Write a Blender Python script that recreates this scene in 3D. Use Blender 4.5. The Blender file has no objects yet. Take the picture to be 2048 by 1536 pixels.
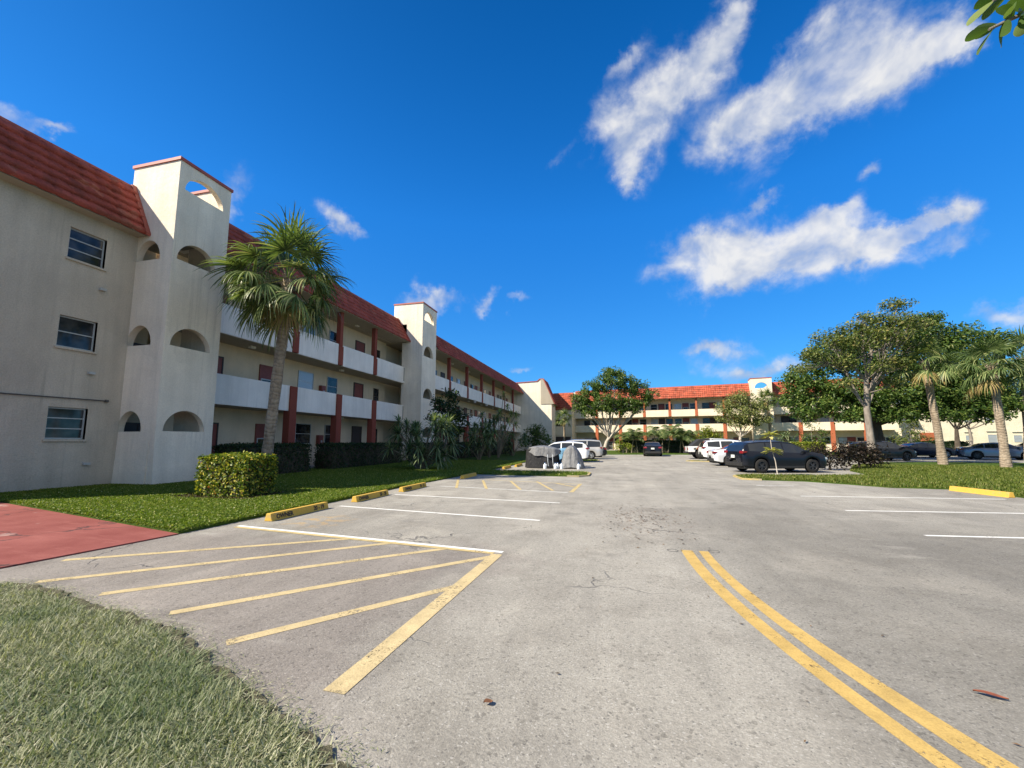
import bpy, bmesh, math, random
import numpy as np
from mathutils import Vector, Matrix

scene = bpy.context.scene
COL = scene.collection
R = math.radians
rng = np.random.default_rng(7)
random.seed(7)

# ------------------------------------------------------------------ object helpers
ORG = {}

def tag(o, label=None, cat=None, group=None, kind=None):
    if label: o['label'] = label
    if cat: o['category'] = cat
    if group: o['group'] = group
    if kind: o['kind'] = kind
    return o

def thing(name, loc, label, cat, group=None, rz=0.0):
    o = bpy.data.objects.new(name, None)
    COL.objects.link(o)
    o.location = loc
    o.rotation_euler = (0, 0, rz)
    o.empty_display_size = 0.3
    ORG[o.name] = Vector((0, 0, 0)) if rz else Vector(loc)
    tag(o, label, cat, group)
    return o

def link_mesh(name, me, parent=None, mats=()):
    for m in mats: me.materials.append(m)
    o = bpy.data.objects.new(name, me)
    COL.objects.link(o)
    if parent is not None:
        o.parent = parent
        ORG[o.name] = ORG[parent.name]
    else:
        ORG[o.name] = Vector((0, 0, 0))
    return o

class MB:
    """mesh builder; xf maps local tuples to world"""
    def __init__(s, xf=None):
        s.v = []; s.f = []; s.m = []; s.xf = xf
    def pt(s, p):
        if s.xf: p = s.xf(*p)
        s.v.append(tuple(p)); return len(s.v) - 1
    def poly(s, pts, mi=0):
        s.f.append([s.pt(p) for p in pts]); s.m.append(mi)
    def face(s, idx, mi=0):
        s.f.append(list(idx)); s.m.append(mi)
    def box(s, x0, x1, y0, y1, z0, z1, mi=0):
        i = [s.pt((x, y, z)) for z in (z0, z1) for y in (y0, y1) for x in (x0, x1)]
        for q in ((0,1,3,2),(4,6,7,5),(0,4,5,1),(2,3,7,6),(0,2,6,4),(1,5,7,3)):
            s.face([i[k] for k in q], mi)
    def prism(s, pts2, d0, d1, plane='sz', mi=0):
        """extrude a 2D outline; plane 'xz' extrudes along y, 'xy' along z, 'yz' along x"""
        def P(a, b, d):
            return {'xz': (a, d, b), 'xy': (a, b, d), 'yz': (d, a, b)}[plane]
        A = [s.pt(P(a, b, d0)) for a, b in pts2]
        B = [s.pt(P(a, b, d1)) for a, b in pts2]
        n = len(A)
        s.face(A, mi); s.face(B[::-1], mi)
        for k in range(n):
            s.face([A[k], A[(k+1) % n], B[(k+1) % n], B[k]], mi)
    def tube(s, pts, rad, n=7, mi=0, cap=True):
        pts = [Vector(p) for p in pts]
        rings = []
        ref = Vector((0.31, 0.17, 0.93))
        for k, p in enumerate(pts):
            t = (pts[min(k+1, len(pts)-1)] - pts[max(k-1, 0)])
            if t.length < 1e-9: t = Vector((0, 0, 1))
            t.normalize()
            a = t.cross(ref)
            if a.length < .15: a = t.cross(Vector((1, 0, 0)))
            a.normalize(); b = t.cross(a)
            r = rad[k] if hasattr(rad, '__len__') else rad
            rings.append([s.pt(p + a*(r*math.cos(2*math.pi*j/n)) + b*(r*math.sin(2*math.pi*j/n))) for j in range(n)])
        for k in range(len(rings)-1):
            for j in range(n):
                s.face([rings[k][j], rings[k][(j+1) % n], rings[k+1][(j+1) % n], rings[k+1][j]], mi)
        if cap:
            s.face(rings[0][::-1], mi); s.face(rings[-1], mi)
    def lathe(s, prof, c, axis='z', n=20, mi=0, flip=1, cap=True):
        """prof = [(r, h)...] about axis through c"""
        rings = []
        for r, h in prof:
            ring = []
            for j in range(n):
                a = 2*math.pi*j/n
                ca, sa = r*math.cos(a), r*math.sin(a)
                p = {'z': (c[0]+ca, c[1]+sa, c[2]+h), 'y': (c[0]+ca, c[1]+h*flip, c[2]+sa), 'x': (c[0]+h, c[1]+ca, c[2]+sa)}[axis]
                ring.append(s.pt(p))
            rings.append(ring)
        for k in range(len(rings)-1):
            for j in range(n):
                s.face([rings[k][j], rings[k][(j+1) % n], rings[k+1][(j+1) % n], rings[k+1][j]], mi)
        if cap: s.face(rings[0][::-1], mi); s.face(rings[-1], mi)
    def build(s, name, mats, parent=None, smooth=None, recalc=True, local=False, bevel=0):
        if not isinstance(mats, (list, tuple)): mats = [mats]
        o0 = Vector((0, 0, 0)) if (parent is None or local) else ORG[parent.name]
        me = bpy.data.meshes.new(name)
        vv = [(a-o0[0], b-o0[1], c-o0[2]) for a, b, c in s.v]
        me.from_pydata(vv, [], s.f)
        me.polygons.foreach_set('material_index', s.m)
        if recalc:
            bm = bmesh.new(); bm.from_mesh(me)
            bmesh.ops.recalc_face_normals(bm, faces=bm.faces)
            bm.to_mesh(me); bm.free()
        if smooth is not None:
            me.polygons.foreach_set('use_smooth', [True]*len(me.polygons))
            me.set_sharp_from_angle(angle=R(smooth))
        me.update()
        o = link_mesh(name, me, parent, mats)
        if bevel:
            b = o.modifiers.new('bevel', 'BEVEL'); b.width = bevel; b.segments = 2; b.limit_method = 'ANGLE'
        return o

def np_mesh(name, V, F, mats, parent=None, mi=None, smooth=False, local=False):
    """V (n,3) array, F (m,4) array of quads"""
    me = bpy.data.meshes.new(name)
    V = np.asarray(V, np.float32).reshape(-1, 3)
    F = np.asarray(F, np.int32).reshape(-1, 4)
    if parent is not None and not local:
        V = V - np.array(ORG[parent.name], np.float32)
    me.vertices.add(len(V)); me.vertices.foreach_set('co', V.ravel())
    me.loops.add(F.size); me.loops.foreach_set('vertex_index', F.ravel())
    me.polygons.add(len(F))
    me.polygons.foreach_set('loop_start', np.arange(0, F.size, 4, dtype=np.int32))
    if mi is not None: me.polygons.foreach_set('material_index', np.asarray(mi, np.int32))
    if smooth: me.polygons.foreach_set('use_smooth', np.ones(len(F), bool))
    me.update(calc_edges=True)
    if not isinstance(mats, (list, tuple)): mats = [mats]
    return link_mesh(name, me, parent, mats)

def quads(name, Q, mats, parent=None, mi=None, local=False):
    Q = np.asarray(Q, np.float32).reshape(-1, 4, 3)
    return np_mesh(name, Q.reshape(-1, 3), np.arange(len(Q)*4).reshape(-1, 4), mats, parent, mi, local=local)

# ------------------------------------------------------------------ node helpers
class NT:
    def __init__(s, name=None, tree=None):
        if tree is None:
            s.mat = bpy.data.materials.new(name); s.mat.use_nodes = True
            s.t = s.mat.node_tree; s.t.nodes.clear()
            s.out = s.t.nodes.new('ShaderNodeOutputMaterial')
        else:
            s.t = tree
    def n(s, typ, ins=None, **pr):
        nd = s.t.nodes.new('ShaderNode' + typ)
        for k, v in pr.items(): setattr(nd, k, v)
        for k, v in (ins or {}).items():
            sk = nd.inputs[k]
            if isinstance(v, bpy.types.NodeSocket): s.t.links.new(v, sk)
            else: sk.default_value = v
        return nd
    def pos(s, scale=(1, 1, 1)):
        g = s.n('NewGeometry').outputs['Position']
        if scale == (1, 1, 1): return g
        return s.n('VectorMath', {0: g, 1: scale}, operation='MULTIPLY').outputs[0]
    def obj(s): return s.n('TexCoord').outputs['Object']
    def noise(s, vec, scale, detail=3, rough=.55, dist=0):
        return s.n('TexNoise', {'Vector': vec, 'Scale': scale, 'Detail': detail, 'Roughness': rough, 'Distortion': dist}).outputs[0]
    def mr(s, v, a, b, c=0., d=1., clamp=True, smooth=False):
        return s.n('MapRange', {0: v, 1: a, 2: b, 3: c, 4: d}, clamp=clamp, interpolation_type='SMOOTHSTEP' if smooth else 'LINEAR').outputs[0]
    def m(s, op, a, b=0., clamp=False):
        return s.n('Math', {0: a, 1: b}, operation=op, use_clamp=clamp).outputs[0]
    def mix(s, f, a, b, blend='MIX'):
        nd = s.n('Mix', data_type='RGBA', blend_type=blend)
        for i, v in ((0, f), (6, a), (7, b)):
            if isinstance(v, bpy.types.NodeSocket): s.t.links.new(v, nd.inputs[i])
            else: nd.inputs[i].default_value = v if i == 0 else (tuple(v) + (1,) if len(v) == 3 else v)
        return nd.outputs[2]
    def scale(s, col, f):
        """multiply colour by scalar socket"""
        if not isinstance(col, bpy.types.NodeSocket):
            col = s.n('RGB').outputs[0] if False else s.rgb(col)
        return s.n('VectorMath', {0: col, 'Scale': f}, operation='SCALE').outputs[0]
    def rgb(s, c):
        nd = s.n('RGB'); nd.outputs[0].default_value = tuple(c) + (1,); return nd.outputs[0]
    def ramp(s, f, stops):
        nd = s.n('ValToRGB', {0: f}); e = nd.color_ramp.elements
        while len(e) < len(stops): e.new(.5)
        for el, (p, c) in zip(e, stops): el.position = p; el.color = tuple(c) + (1,)
        return nd.outputs[0]
    def bump(s, h, strength=.3, dist=.02):
        return s.n('Bump', {'Height': h, 'Strength': strength, 'Distance': dist}).outputs[0]
    def pr(s, col, rough=.8, normal=None, **kw):
        ins = {'Base Color': col if isinstance(col, bpy.types.NodeSocket) else tuple(col) + (1,), 'Roughness': rough}
        if normal is not None: ins['Normal'] = normal
        for k, v in kw.items():
            ins[{'metal': 'Metallic', 'spec': 'Specular IOR Level', 'coat': 'Coat Weight', 'coatr': 'Coat Roughness'}[k]] = v
        return s.n('BsdfPrincipled', ins).outputs[0]
    def done(s, sh):
        s.t.links.new(sh, s.out.inputs[0]); return s.mat

def stucco(name, col, dirt=.5, bump=.5, speck=.1):
    t = NT(name); p = t.pos()
    a = t.mr(t.noise(p, .9, 5), .3, .7, .90, 1.05)
    b = t.mr(t.noise(t.pos((1.3, 1.3, .12)), 1.6, 4), .35, .75, 1.03, 1 - .16*dirt)
    c = t.mr(t.noise(p, 24, 3, .8), .25, .75, 1 - speck*1.4, 1 + speck*1.4)
    low = t.mr(t.n('SeparateXYZ', {0: p}).outputs[2], 0., .7, 1 - .25*dirt, 1.)
    stn = t.m('MULTIPLY', t.mr(t.noise(t.pos((3.2, 3.2, .06)), 1.7, 4, .65), .52, .70), t.mr(t.noise(p, .45, 3), .42, .62))
    a = t.m('MULTIPLY', a, t.m('SUBTRACT', 1., t.m('MULTIPLY', stn, .26*dirt)))
    pat = t.mr(t.n('TexVoronoi', {'Vector': t.n('VectorMath', {0: p, 1: t.n('TexNoise', {'Vector': p, 'Scale': 1.1}).outputs['Color']}, operation='ADD').outputs[0], 'Scale': .42}, feature='F1').outputs['Color'], 0, 1, 1 - .07*dirt, 1 + .05*dirt)
    a = t.m('MULTIPLY', a, pat)
    f = t.m('MULTIPLY', t.m('MULTIPLY', a, b), t.m('MULTIPLY', c, low))
    h = t.m('ADD', t.noise(p, 38, 4, .65), t.m('MULTIPLY', t.noise(p, 5, 2), 1.2))
    return t.done(t.pr(t.scale(col, f), .92, t.bump(h, bump, .03), spec=.2))

def simple(name, col, rough=.6, var=.1, sc=6, metal=0, spec=.5, bump=0, coat=0):
    t = NT(name); p = t.obj()
    f = t.mr(t.noise(p, sc, 4), .3, .7, 1 - var, 1 + var)
    nm = t.bump(t.noise(p, sc*6, 3), bump, .01) if bump else None
    return t.done(t.pr(t.scale(col, f), rough, nm, metal=metal, spec=spec, coat=coat))

def leafmat(name, stops, transl=.35, rough=.55, patch=None):
    t = NT(name)
    r = t.n('NewGeometry').outputs['Random Per Island']
    c = t.ramp(r, stops)
    if patch:   # broad patches of another colour over the ground cover
        c = t.mix(t.mr(t.noise(t.pos(), patch[1], 3), .48, .66, 0, patch[2]), c, patch[0])
    d = t.pr(c, rough, spec=.25)
    tr = t.n('BsdfTranslucent', {'Color': t.n('VectorMath', {0: c, 1: (1.15, 1.25, .55)}, operation='MULTIPLY').outputs[0]}).outputs[0]
    return t.done(t.n('MixShader', {0: transl, 1: d, 2: tr}).outputs[0])

def bark(name, c1, c2, ring=0, sc=9):
    t = NT(name); p = t.pos()
    f = t.noise(t.pos((1, 1, .35)), sc, 5, .65)
    c = t.mix(t.mr(f, .3, .7), c1, c2)
    h = f
    if ring:
        w = t.n('TexWave', {'Vector': p, 'Scale': ring, 'Distortion': 7., 'Detail': 2, 'Detail Scale': 2.}, bands_direction='Z').outputs[1]
        c = t.scale(c, t.mr(t.m('ADD', w, t.m('MULTIPLY', t.noise(p, 5, 3), .6)), .1, .8, .72, 1.06))
        h = t.m('ADD', f, t.m('MULTIPLY', w, .6))
    c = t.scale(c, t.mr(t.noise(p, 1.1, 3), .3, .7, .8, 1.12))
    return t.done(t.pr(c, .95, t.bump(h, .8, .03), spec=.15))

M = {}
M['stucco'] = stucco('cream_stucco', (.86, .77, .635), .8, .5, .09)
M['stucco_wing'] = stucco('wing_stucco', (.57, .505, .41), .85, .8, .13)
M['parapet'] = stucco('parapet_stucco', (.84, .80, .74), .5, .35, .06)
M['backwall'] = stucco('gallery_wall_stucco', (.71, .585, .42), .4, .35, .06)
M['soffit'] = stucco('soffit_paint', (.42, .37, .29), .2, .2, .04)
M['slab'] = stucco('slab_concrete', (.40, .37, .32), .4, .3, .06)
M['far_stucco'] = stucco('far_stucco', (.77, .675, .515), .4, .4, .06)
M['pale_stucco'] = stucco('pale_stucco', (.79, .70, .53), .3, .4, .05)
M['column'] = stucco('column_red_paint', (.25, .068, .048), .5, .3, .08)
M['column_far'] = stucco('column_far_paint', (.42, .125, .06), .4, .3, .06)
M['door'] = simple('door_red_brown', (.20, .042, .026), .5, .12, 5)
M['door_dark'] = simple('door_dark', (.045, .028, .022), .5, .12, 5)
M['alu'] = simple('aluminium_frame', (.44, .45, .44), .45, .06, 8, metal=.2)
M['bronze'] = simple('bronze_frame', (.12, .09, .07), .45, .08, 8)
M['redbox'] = simple('red_box_paint', (.22, .05, .035), .5, .15, 8)
M['grey_metal'] = simple('grey_metal', (.32, .32, .31), .5, .12, 8, metal=.5)
M['pipe'] = simple('old_pipe', (.09, .085, .08), .7, .2, 8)
M['lampglass'] = simple('lamp_globe', (.7, .68, .6), .3, .05, 8)
M['cap'] = simple('red_cap_metal', (.36, .085, .055), .55, .14, 3)

def tile_mat(name, col):
    t = NT(name); p = t.pos()
    a = t.mr(t.noise(p, 1.3, 5, .6), .3, .7, .66, 1.15)
    b = t.mr(t.noise(p, 26, 3, .7), .3, .75, .72, 1.22)
    c = t.mix(t.mr(t.noise(t.pos((1, 1, .3)), 2.2, 4), .52, .72, 0, .55), col, (.13, .055, .04))
    vr = t.n('SeparateColor', {0: t.n('TexVoronoi', {'Vector': p, 'Scale': 2.7}, feature='F1').outputs['Color']})
    c = t.scale(c, t.mr(vr.outputs[0], 0, 1, .80, 1.18))
    c = t.mix(t.mr(vr.outputs[1], .86, .95, 0, .35), c, (.42, .20, .13))
    h = t.noise(p, 60, 3, .7)
    return t.done(t.pr(t.scale(c, t.m('MULTIPLY', a, b)), .85, t.bump(h, .5, .015), spec=.25))
M['tile'] = tile_mat('red_roof_tile', (.345, .078, .056))
M['tile_far'] = tile_mat('orange_roof_tile', (.45, .105, .058))

def pane_mat(name, blind):
    t = NT(name); p = t.pos()
    if blind:
        z = t.n('SeparateXYZ', {0: p}).outputs[2]
        s = t.m('FRACT', t.m('MULTIPLY', z, 18.))
        c = t.mix(t.mr(s, .0, .35), (.12, .13, .14), (.40, .42, .44))
        return t.done(t.pr(c, .25, spec=.6, coat=1., coatr=.03))
    c = t.mix(t.mr(t.noise(p, 2.5, 2), .4, .65), (.012, .014, .016), (.05, .052, .055))
    nm = t.bump(t.noise(p, 1.6, 1), .04, .05)
    return t.done(t.pr(c, .06, nm, spec=.45))
M['pane'] = pane_mat('dark_window_glass', False)
M['pane_blind'] = pane_mat('window_glass_over_blinds', True)

# ---- ground materials
def asphalt():
    t = NT('worn_asphalt'); p = t.pos()
    big = t.noise(p, .22, 5, .6, .4)
    mid = t.noise(p, 1.1, 5, .62, .3)
    fine = t.noise(p, 70, 3, .75)
    agg = t.n('TexVoronoi', {'Vector': p, 'Scale': 95.}, feature='F1').outputs['Color']
    aggv = t.n('SeparateColor', {0: agg}).outputs[0]
    streak = t.noise(t.pos((1.5, .16, 1)), 1.3, 4, .6)
    c = t.mix(t.mr(big, .36, .64), (.275, .257, .222), (.375, .352, .304))
    c = t.mix(t.mr(mid, .5, .75, 0, .7), c, (.20, .182, .152))
    c = t.mix(t.mr(t.noise(p, .5, 4, .6, .6), .55, .72, 0, .65), c, (.46, .425, .36))
    c = t.scale(c, t.mr(streak, .3, .72, 1.06, .86))
    c = t.scale(c, t.mr(fine, .25, .75, .80, 1.17))
    c = t.scale(c, t.mr(aggv, 0, 1, .87, 1.13))
    agc = t.n('SeparateColor', {0: t.n('TexVoronoi', {'Vector': p, 'Scale': 42.}, feature='F1').outputs['Color']}).outputs[1]
    c = t.scale(c, t.mr(agc, 0, 1, .91, 1.07))
    c = t.mix(t.mr(agc, .05, .02, 0, .35), c, (.09, .083, .07))
    c = t.mix(t.mr(aggv, .965, .98, 0, .45), c, (.48, .46, .42))
    c = t.mix(t.mr(aggv, .03, .01, 0, .6), c, (.10, .095, .09))
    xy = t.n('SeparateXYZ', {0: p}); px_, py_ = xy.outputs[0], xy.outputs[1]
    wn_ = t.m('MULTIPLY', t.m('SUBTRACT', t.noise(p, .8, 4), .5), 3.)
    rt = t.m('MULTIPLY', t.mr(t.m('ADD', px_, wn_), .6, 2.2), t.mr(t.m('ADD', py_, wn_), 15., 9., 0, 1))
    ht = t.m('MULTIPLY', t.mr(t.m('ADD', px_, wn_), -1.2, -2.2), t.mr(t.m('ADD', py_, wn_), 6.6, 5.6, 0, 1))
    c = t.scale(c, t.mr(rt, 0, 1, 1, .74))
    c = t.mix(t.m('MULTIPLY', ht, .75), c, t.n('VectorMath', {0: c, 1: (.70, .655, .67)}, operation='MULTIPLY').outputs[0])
    # cracks
    w = t.n('TexNoise', {'Vector': p, 'Scale': 1.6, 'Detail': 4.}).outputs['Color']
    wp = t.n('VectorMath', {0: p, 1: t.n('VectorMath', {0: w, 'Scale': 1.1}, operation='SCALE').outputs[0]}, operation='ADD').outputs[0]
    vd = t.n('TexVoronoi', {'Vector': wp, 'Scale': .33}, feature='DISTANCE_TO_EDGE').outputs['Distance']
    cr = t.m('MULTIPLY', t.mr(vd, .003, .0075, 1, 0), t.mr(t.noise(p, .35, 3), .52, .6))
    c = t.mix(t.m('MULTIPLY', cr, .75), c, (.10, .095, .09))
    # pale wash streaks and bay drips
    ws_ = t.m('MULTIPLY', t.mr(t.noise(t.pos((.7, 2.2, 1)), .9, 5, .62, .8), .56, .72), t.mr(t.noise(p, .3, 3), .45, .6))
    c = t.mix(t.m('MULTIPLY', ws_, .45), c, (.47, .445, .39))
    tr_ = t.m('MULTIPLY', t.mr(t.noise(t.pos((2.6, .10, 1)), 1.1, 4, .6), .54, .66), t.mr(t.noise(p, .4, 3), .44, .6))
    c = t.mix(t.m('MULTIPLY', tr_, .32), c, (.17, .16, .145))
    # oil spots and damp stains
    vo = t.n('TexVoronoi', {'Vector': wp, 'Scale': .55}, feature='F1').outputs['Distance']
    c = t.mix(t.mr(vo, .04, .16, .4, 0), c, (.10, .095, .09))
    # brown leaf stain in the middle of the aisle
    d = t.n('VectorMath', {0: t.n('VectorMath', {0: p, 1: (.55, 9.4, 0)}, operation='SUBTRACT').outputs[0], 1: (1., .55, 1)}, operation='MULTIPLY').outputs[0]
    ln = t.n('VectorMath', {0: d}, operation='LENGTH').outputs['Value']
    st = t.m('MULTIPLY', t.mr(ln, .2, 1.3, 1, 0), t.mr(t.noise(p, 7, 4, .7), .5, .68))
    c = t.mix(t.m('MULTIPLY', st, .6), c, (.17, .11, .08))
    # rubbed yellow paint near the first stop
    d2 = t.n('VectorMath', {0: p, 1: (-5.9, 7.5, 0)}, operation='SUBTRACT').outputs[0]
    l2 = t.n('VectorMath', {0: d2}, operation='LENGTH').outputs['Value']
    c = t.mix(t.m('MULTIPLY', t.mr(l2, .2, .8, .6, 0), t.mr(t.noise(p, 4, 4), .48, .6)), c, (.50, .31, .10))
    h = t.m('ADD', t.m('MULTIPLY', aggv, .5), t.m('ADD', fine, t.m('MULTIPLY', cr, -2.)))
    return t.done(t.pr(c, .9, t.bump(h, .55, .012), spec=.3))
M['asphalt'] = asphalt()

def paint(name, col, wear=.5, dirt=.25):
    t = NT(name); p = t.pos()
    n1 = t.noise(p, 34, 4, .75); n2 = t.noise(p, 2.4, 4, .6)
    f = t.m('ADD', n1, t.m('MULTIPLY', n2, .8))
    a = t.mr(f, .62 + .22*(wear-.5), .74 + .22*(wear-.5))
    c = t.scale(col, t.mr(t.noise(p, 5, 4, .7), .3, .7, 1 - dirt, 1.08))
    c = t.scale(c, t.mr(t.noise(p, 80, 2, .7), .3, .7, .88, 1.08))
    sh = t.pr(c, .75, t.bump(t.noise(p, 70, 3, .75), .4, .01), spec=.3)
    return t.done(t.n('MixShader', {0: a, 1: t.n('BsdfTransparent').outputs[0], 2: sh}).outputs[0])
M['yellow_faded'] = paint('faded_yellow_paint', (.55, .435, .235), .82, .25)
M['yellow_thin'] = paint('worn_yellow_paint', (.54, .42, .20), .68, .25)
M['yellow'] = paint('strong_yellow_paint', (.53, .36, .115), .62, .24)
M['white'] = paint('white_line_paint', (.78, .77, .73), .55, .12)
M['white_worn'] = paint('worn_white_paint', (.70, .69, .66), 1.0, .1)

def stop_mat():
    t = NT('yellow_stop_paint'); p = t.pos()
    c = t.mix(t.mr(t.noise(p, 7, 5, .7), .55, .72, 0, .8), (.58, .36, .06), (.36, .29, .17))
    c = t.scale(c, t.mr(t.noise(p, 40, 3, .7), .3, .7, .85, 1.1))
    return t.done(t.pr(c, .75, t.bump(t.noise(p, 40, 3, .7), .5, .01), spec=.3))
M['stop'] = stop_mat()
M['stencil'] = simple('black_stencil_paint', (.02, .02, .02), .7, .2, 30)

def ground_mat(name, c1, c2, c3, sc=3.):
    t = NT(name); p = t.pos()
    c = t.mix(t.mr(t.noise(p, sc, 5, .65), .35, .65), c1, c2)
    c = t.mix(t.mr(t.noise(p, .35, 4), .5, .7, 0, .6), c, c3)
    c = t.scale(c, t.mr(t.noise(p, 60, 3, .75), .3, .7, .65, 1.3))
    return t.done(t.pr(c, .95, t.bump(t.noise(p, 45, 4, .7), .9, .04), spec=.1))
M['kerb_paint'] = ground_mat('faded_yellow_kerb', (.42, .36, .22), (.55, .42, .14), (.36, .33, .26), 5.)
M['lawn'] = ground_mat('lawn_soil', (.045, .085, .012), (.075, .12, .018), (.10, .11, .03))
M['turf'] = ground_mat('dry_turf_soil', (.10, .095, .06), (.17, .155, .10), (.21, .185, .13), 9.)
M['terrain'] = ground_mat('far_ground', (.06, .085, .025), (.10, .115, .04), (.16, .14, .09), .4)
M['mulch'] = ground_mat('bark_mulch', (.14, .075, .04), (.24, .15, .09), (.10, .06, .035), 12.)

def red_path():
    t = NT('red_painted_concrete'); p = t.pos()
    c = t.mix(t.mr(t.noise(p, .9, 5, .65), .3, .7), (.185, .042, .034), (.27, .082, .068))
    c = t.mix(t.mr(t.noise(t.pos((.5, 2.6, 1)), 2.2, 5, .7), .54, .7, 0, .4), c, (.37, .14, .115))
    c = t.scale(c, t.mr(t.noise(p, 60, 3, .75), .3, .7, .86, 1.14))
    w = t.n('TexNoise', {'Vector': p, 'Scale': 2.2, 'Detail': 4.}).outputs['Color']
    wp = t.n('VectorMath', {0: p, 1: t.n('VectorMath', {0: w, 'Scale': .7}, operation='SCALE').outputs[0]}, operation='ADD').outputs[0]
    vd = t.n('TexVoronoi', {'Vector': wp, 'Scale': .42}, feature='DISTANCE_TO_EDGE').outputs['Distance']
    cr = t.mr(vd, .004, .010, 1, 0)
    c = t.mix(t.m('MULTIPLY', cr, .8), c, (.05, .03, .03))
    c = t.mix(t.mr(t.noise(p, 1.3, 3), .66, .72, 0, .6), c, (.42, .33, .29))
    return t.done(t.pr(c, .85, t.bump(t.m('ADD', t.noise(p, 60, 3), t.m('MULTIPLY', cr, -2.)), .4, .01), spec=.3))
M['redpath'] = red_path()
M['concrete'] = ground_mat('pale_concrete', (.42, .41, .38), (.50, .49, .45), (.36, .35, .32), 2.)

# ---- plants
M['grass_fg'] = leafmat('dry_grass_blades', [(0, (.10, .13, .055)), (.3, (.18, .205, .105)), (.6, (.31, .32, .19)), (.88, (.47, .46, .31)), (1, (.64, .61, .47))], .3, .6, ((.08, .15, .06), .8, .4))
M['grass_lawn'] = leafmat('green_ground_cover', [(0, (.055, .10, .008)), (.5, (.115, .18, .014)), (.85, (.21, .26, .035)), (.97, (.36, .35, .10)), (1, (.6, .57, .34))], .35, .5)
M['grass_right'] = leafmat('right_lawn_blades', [(0, (.06, .095, .015)), (.5, (.12, .16, .02)), (.85, (.19, .21, .04)), (1, (.34, .30, .12))], .35, .5)
M['bush_lit'] = leafmat('yellow_green_bush_leaves', [(0, (.03, .07, .008)), (.4, (.09, .145, .015)), (.68, (.20, .24, .025)), (.9, (.46, .41, .05)), (.985, (.68, .56, .10)), (1, (.55, .10, .05))], .3, .45)
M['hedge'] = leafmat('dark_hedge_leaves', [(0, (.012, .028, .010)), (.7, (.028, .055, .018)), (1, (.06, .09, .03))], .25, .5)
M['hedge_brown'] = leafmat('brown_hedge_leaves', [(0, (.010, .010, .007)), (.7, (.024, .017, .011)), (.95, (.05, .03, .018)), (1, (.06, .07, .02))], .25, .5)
M['palm'] = leafmat('fan_palm_leaves', [(0, (.055, .09, .03)), (.5, (.115, .165, .055)), (.85, (.22, .27, .10)), (1, (.40, .39, .18))], .3, .4)
M['palm_dry'] = leafmat('dry_palm_leaves', [(0, (.16, .15, .04)), (.5, (.30, .23, .08)), (1, (.36, .24, .12))], .3, .6)
M['dracaena'] = leafmat('strap_leaves', [(0, (.06, .10, .05)), (.6, (.15, .21, .10)), (1, (.32, .36, .18))], .3, .45)
M['dracaena_lit'] = leafmat('pale_strap_leaves', [(0, (.12, .17, .05)), (.6, (.25, .30, .10)), (1, (.42, .44, .20))], .3, .45)
M['ficus'] = leafmat('ficus_leaves', [(0, (.03, .065, .016)), (.5, (.075, .135, .03)), (.85, (.15, .21, .05)), (1, (.27, .31, .09))], .4, .4)
M['olive'] = leafmat('olive_leaves', [(0, (.045, .075, .018)), (.5, (.11, .145, .035)), (.85, (.21, .235, .065)), (1, (.36, .30, .11))], .3, .5)
M['light_olive'] = leafmat('light_olive_leaves', [(0, (.07, .10, .03)), (.5, (.17, .20, .06)), (.85, (.29, .31, .10)), (1, (.42, .38, .16))], .3, .5)
M['dark'] = leafmat('dark_tree_leaves', [(0, (.012, .028, .008)), (.6, (.025, .055, .014)), (1, (.06, .10, .025))], .2, .45)
M['yellowgreen'] = leafmat('yellow_green_leaves', [(0, (.09, .14, .012)), (.6, (.20, .25, .025)), (1, (.42, .40, .06))], .35, .45)
M['croton'] = leafmat('broad_yellow_leaves', [(0, (.22, .25, .05)), (.6, (.42, .40, .10)), (1, (.62, .55, .22))], .3, .45)
M['grape'] = leafmat('thick_rounded_leaves', [(0, (.035, .075, .018)), (.6, (.08, .14, .035)), (1, (.22, .27, .09))], .4, .35)
M['bark_palm'] = bark('palm_bark', (.20, .15, .105), (.38, .31, .23), 1.9, 7)
M['bark_grey'] = bark('grey_bark', (.16, .135, .11), (.33, .285, .24), 0, 6)
M['bark_pale'] = bark('pale_bark', (.38, .32, .27), (.62, .55, .47), 0, 6)
M['bark_dark'] = bark('dark_bark', (.05, .04, .03), (.11, .09, .07), 0, 6)
M['stem'] = bark('plant_stem', (.16, .13, .09), (.30, .25, .18), 6, 9)
M['leaf_red'] = simple('dry_red_leaf', (.22, .065, .03), .7, .3, 14)
M['leaf_brown'] = simple('dry_brown_leaf', (.17, .075, .03), .7, .3, 20)
M['litter'] = leafmat('leaf_litter', [(0, (.05, .04, .03)), (.6, (.10, .075, .05)), (1, (.2, .12, .06))], 0., .8)

# ------------------------------------------------------------------ world, sun, camera
world = bpy.data.worlds.new('World'); scene.world = world
world.use_nodes = True
wt = world.node_tree; wt.nodes.clear()
W = NT(tree=wt)
SUN_EL = 40.7
sun_from = Vector((-1, -.8, 0)).normalized()       # horizontal direction towards the sun
sky = W.n('TexSky', sky_type='NISHITA')
sky.sun_disc = False
sky.sun_elevation = R(SUN_EL)
sky.sun_rotation = math.atan2(sun_from.x, sun_from.y)
sky.air_density = 1.0; sky.dust_density = .35; sky.ozone_density = 2.5; sky.altitude = 0
g = W.n('HueSaturation', {'Hue': .502, 'Saturation': 1.42, 'Value': 1.0, 'Color': sky.outputs[0]}).outputs[0]
sx = W.n('SeparateColor', {0: W.n('VectorMath', {0: g, 1: (1.02, 1.06, 1.24)}, operation='MULTIPLY').outputs[0]})
skyb = W.n('CombineColor', {i: W.m('MULTIPLY', W.m('POWER', sx.outputs[i], e), k) for i, (e, k) in enumerate(((.62, .403), (.573, 1.231), (.46, 2.43)))}).outputs[0]
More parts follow.
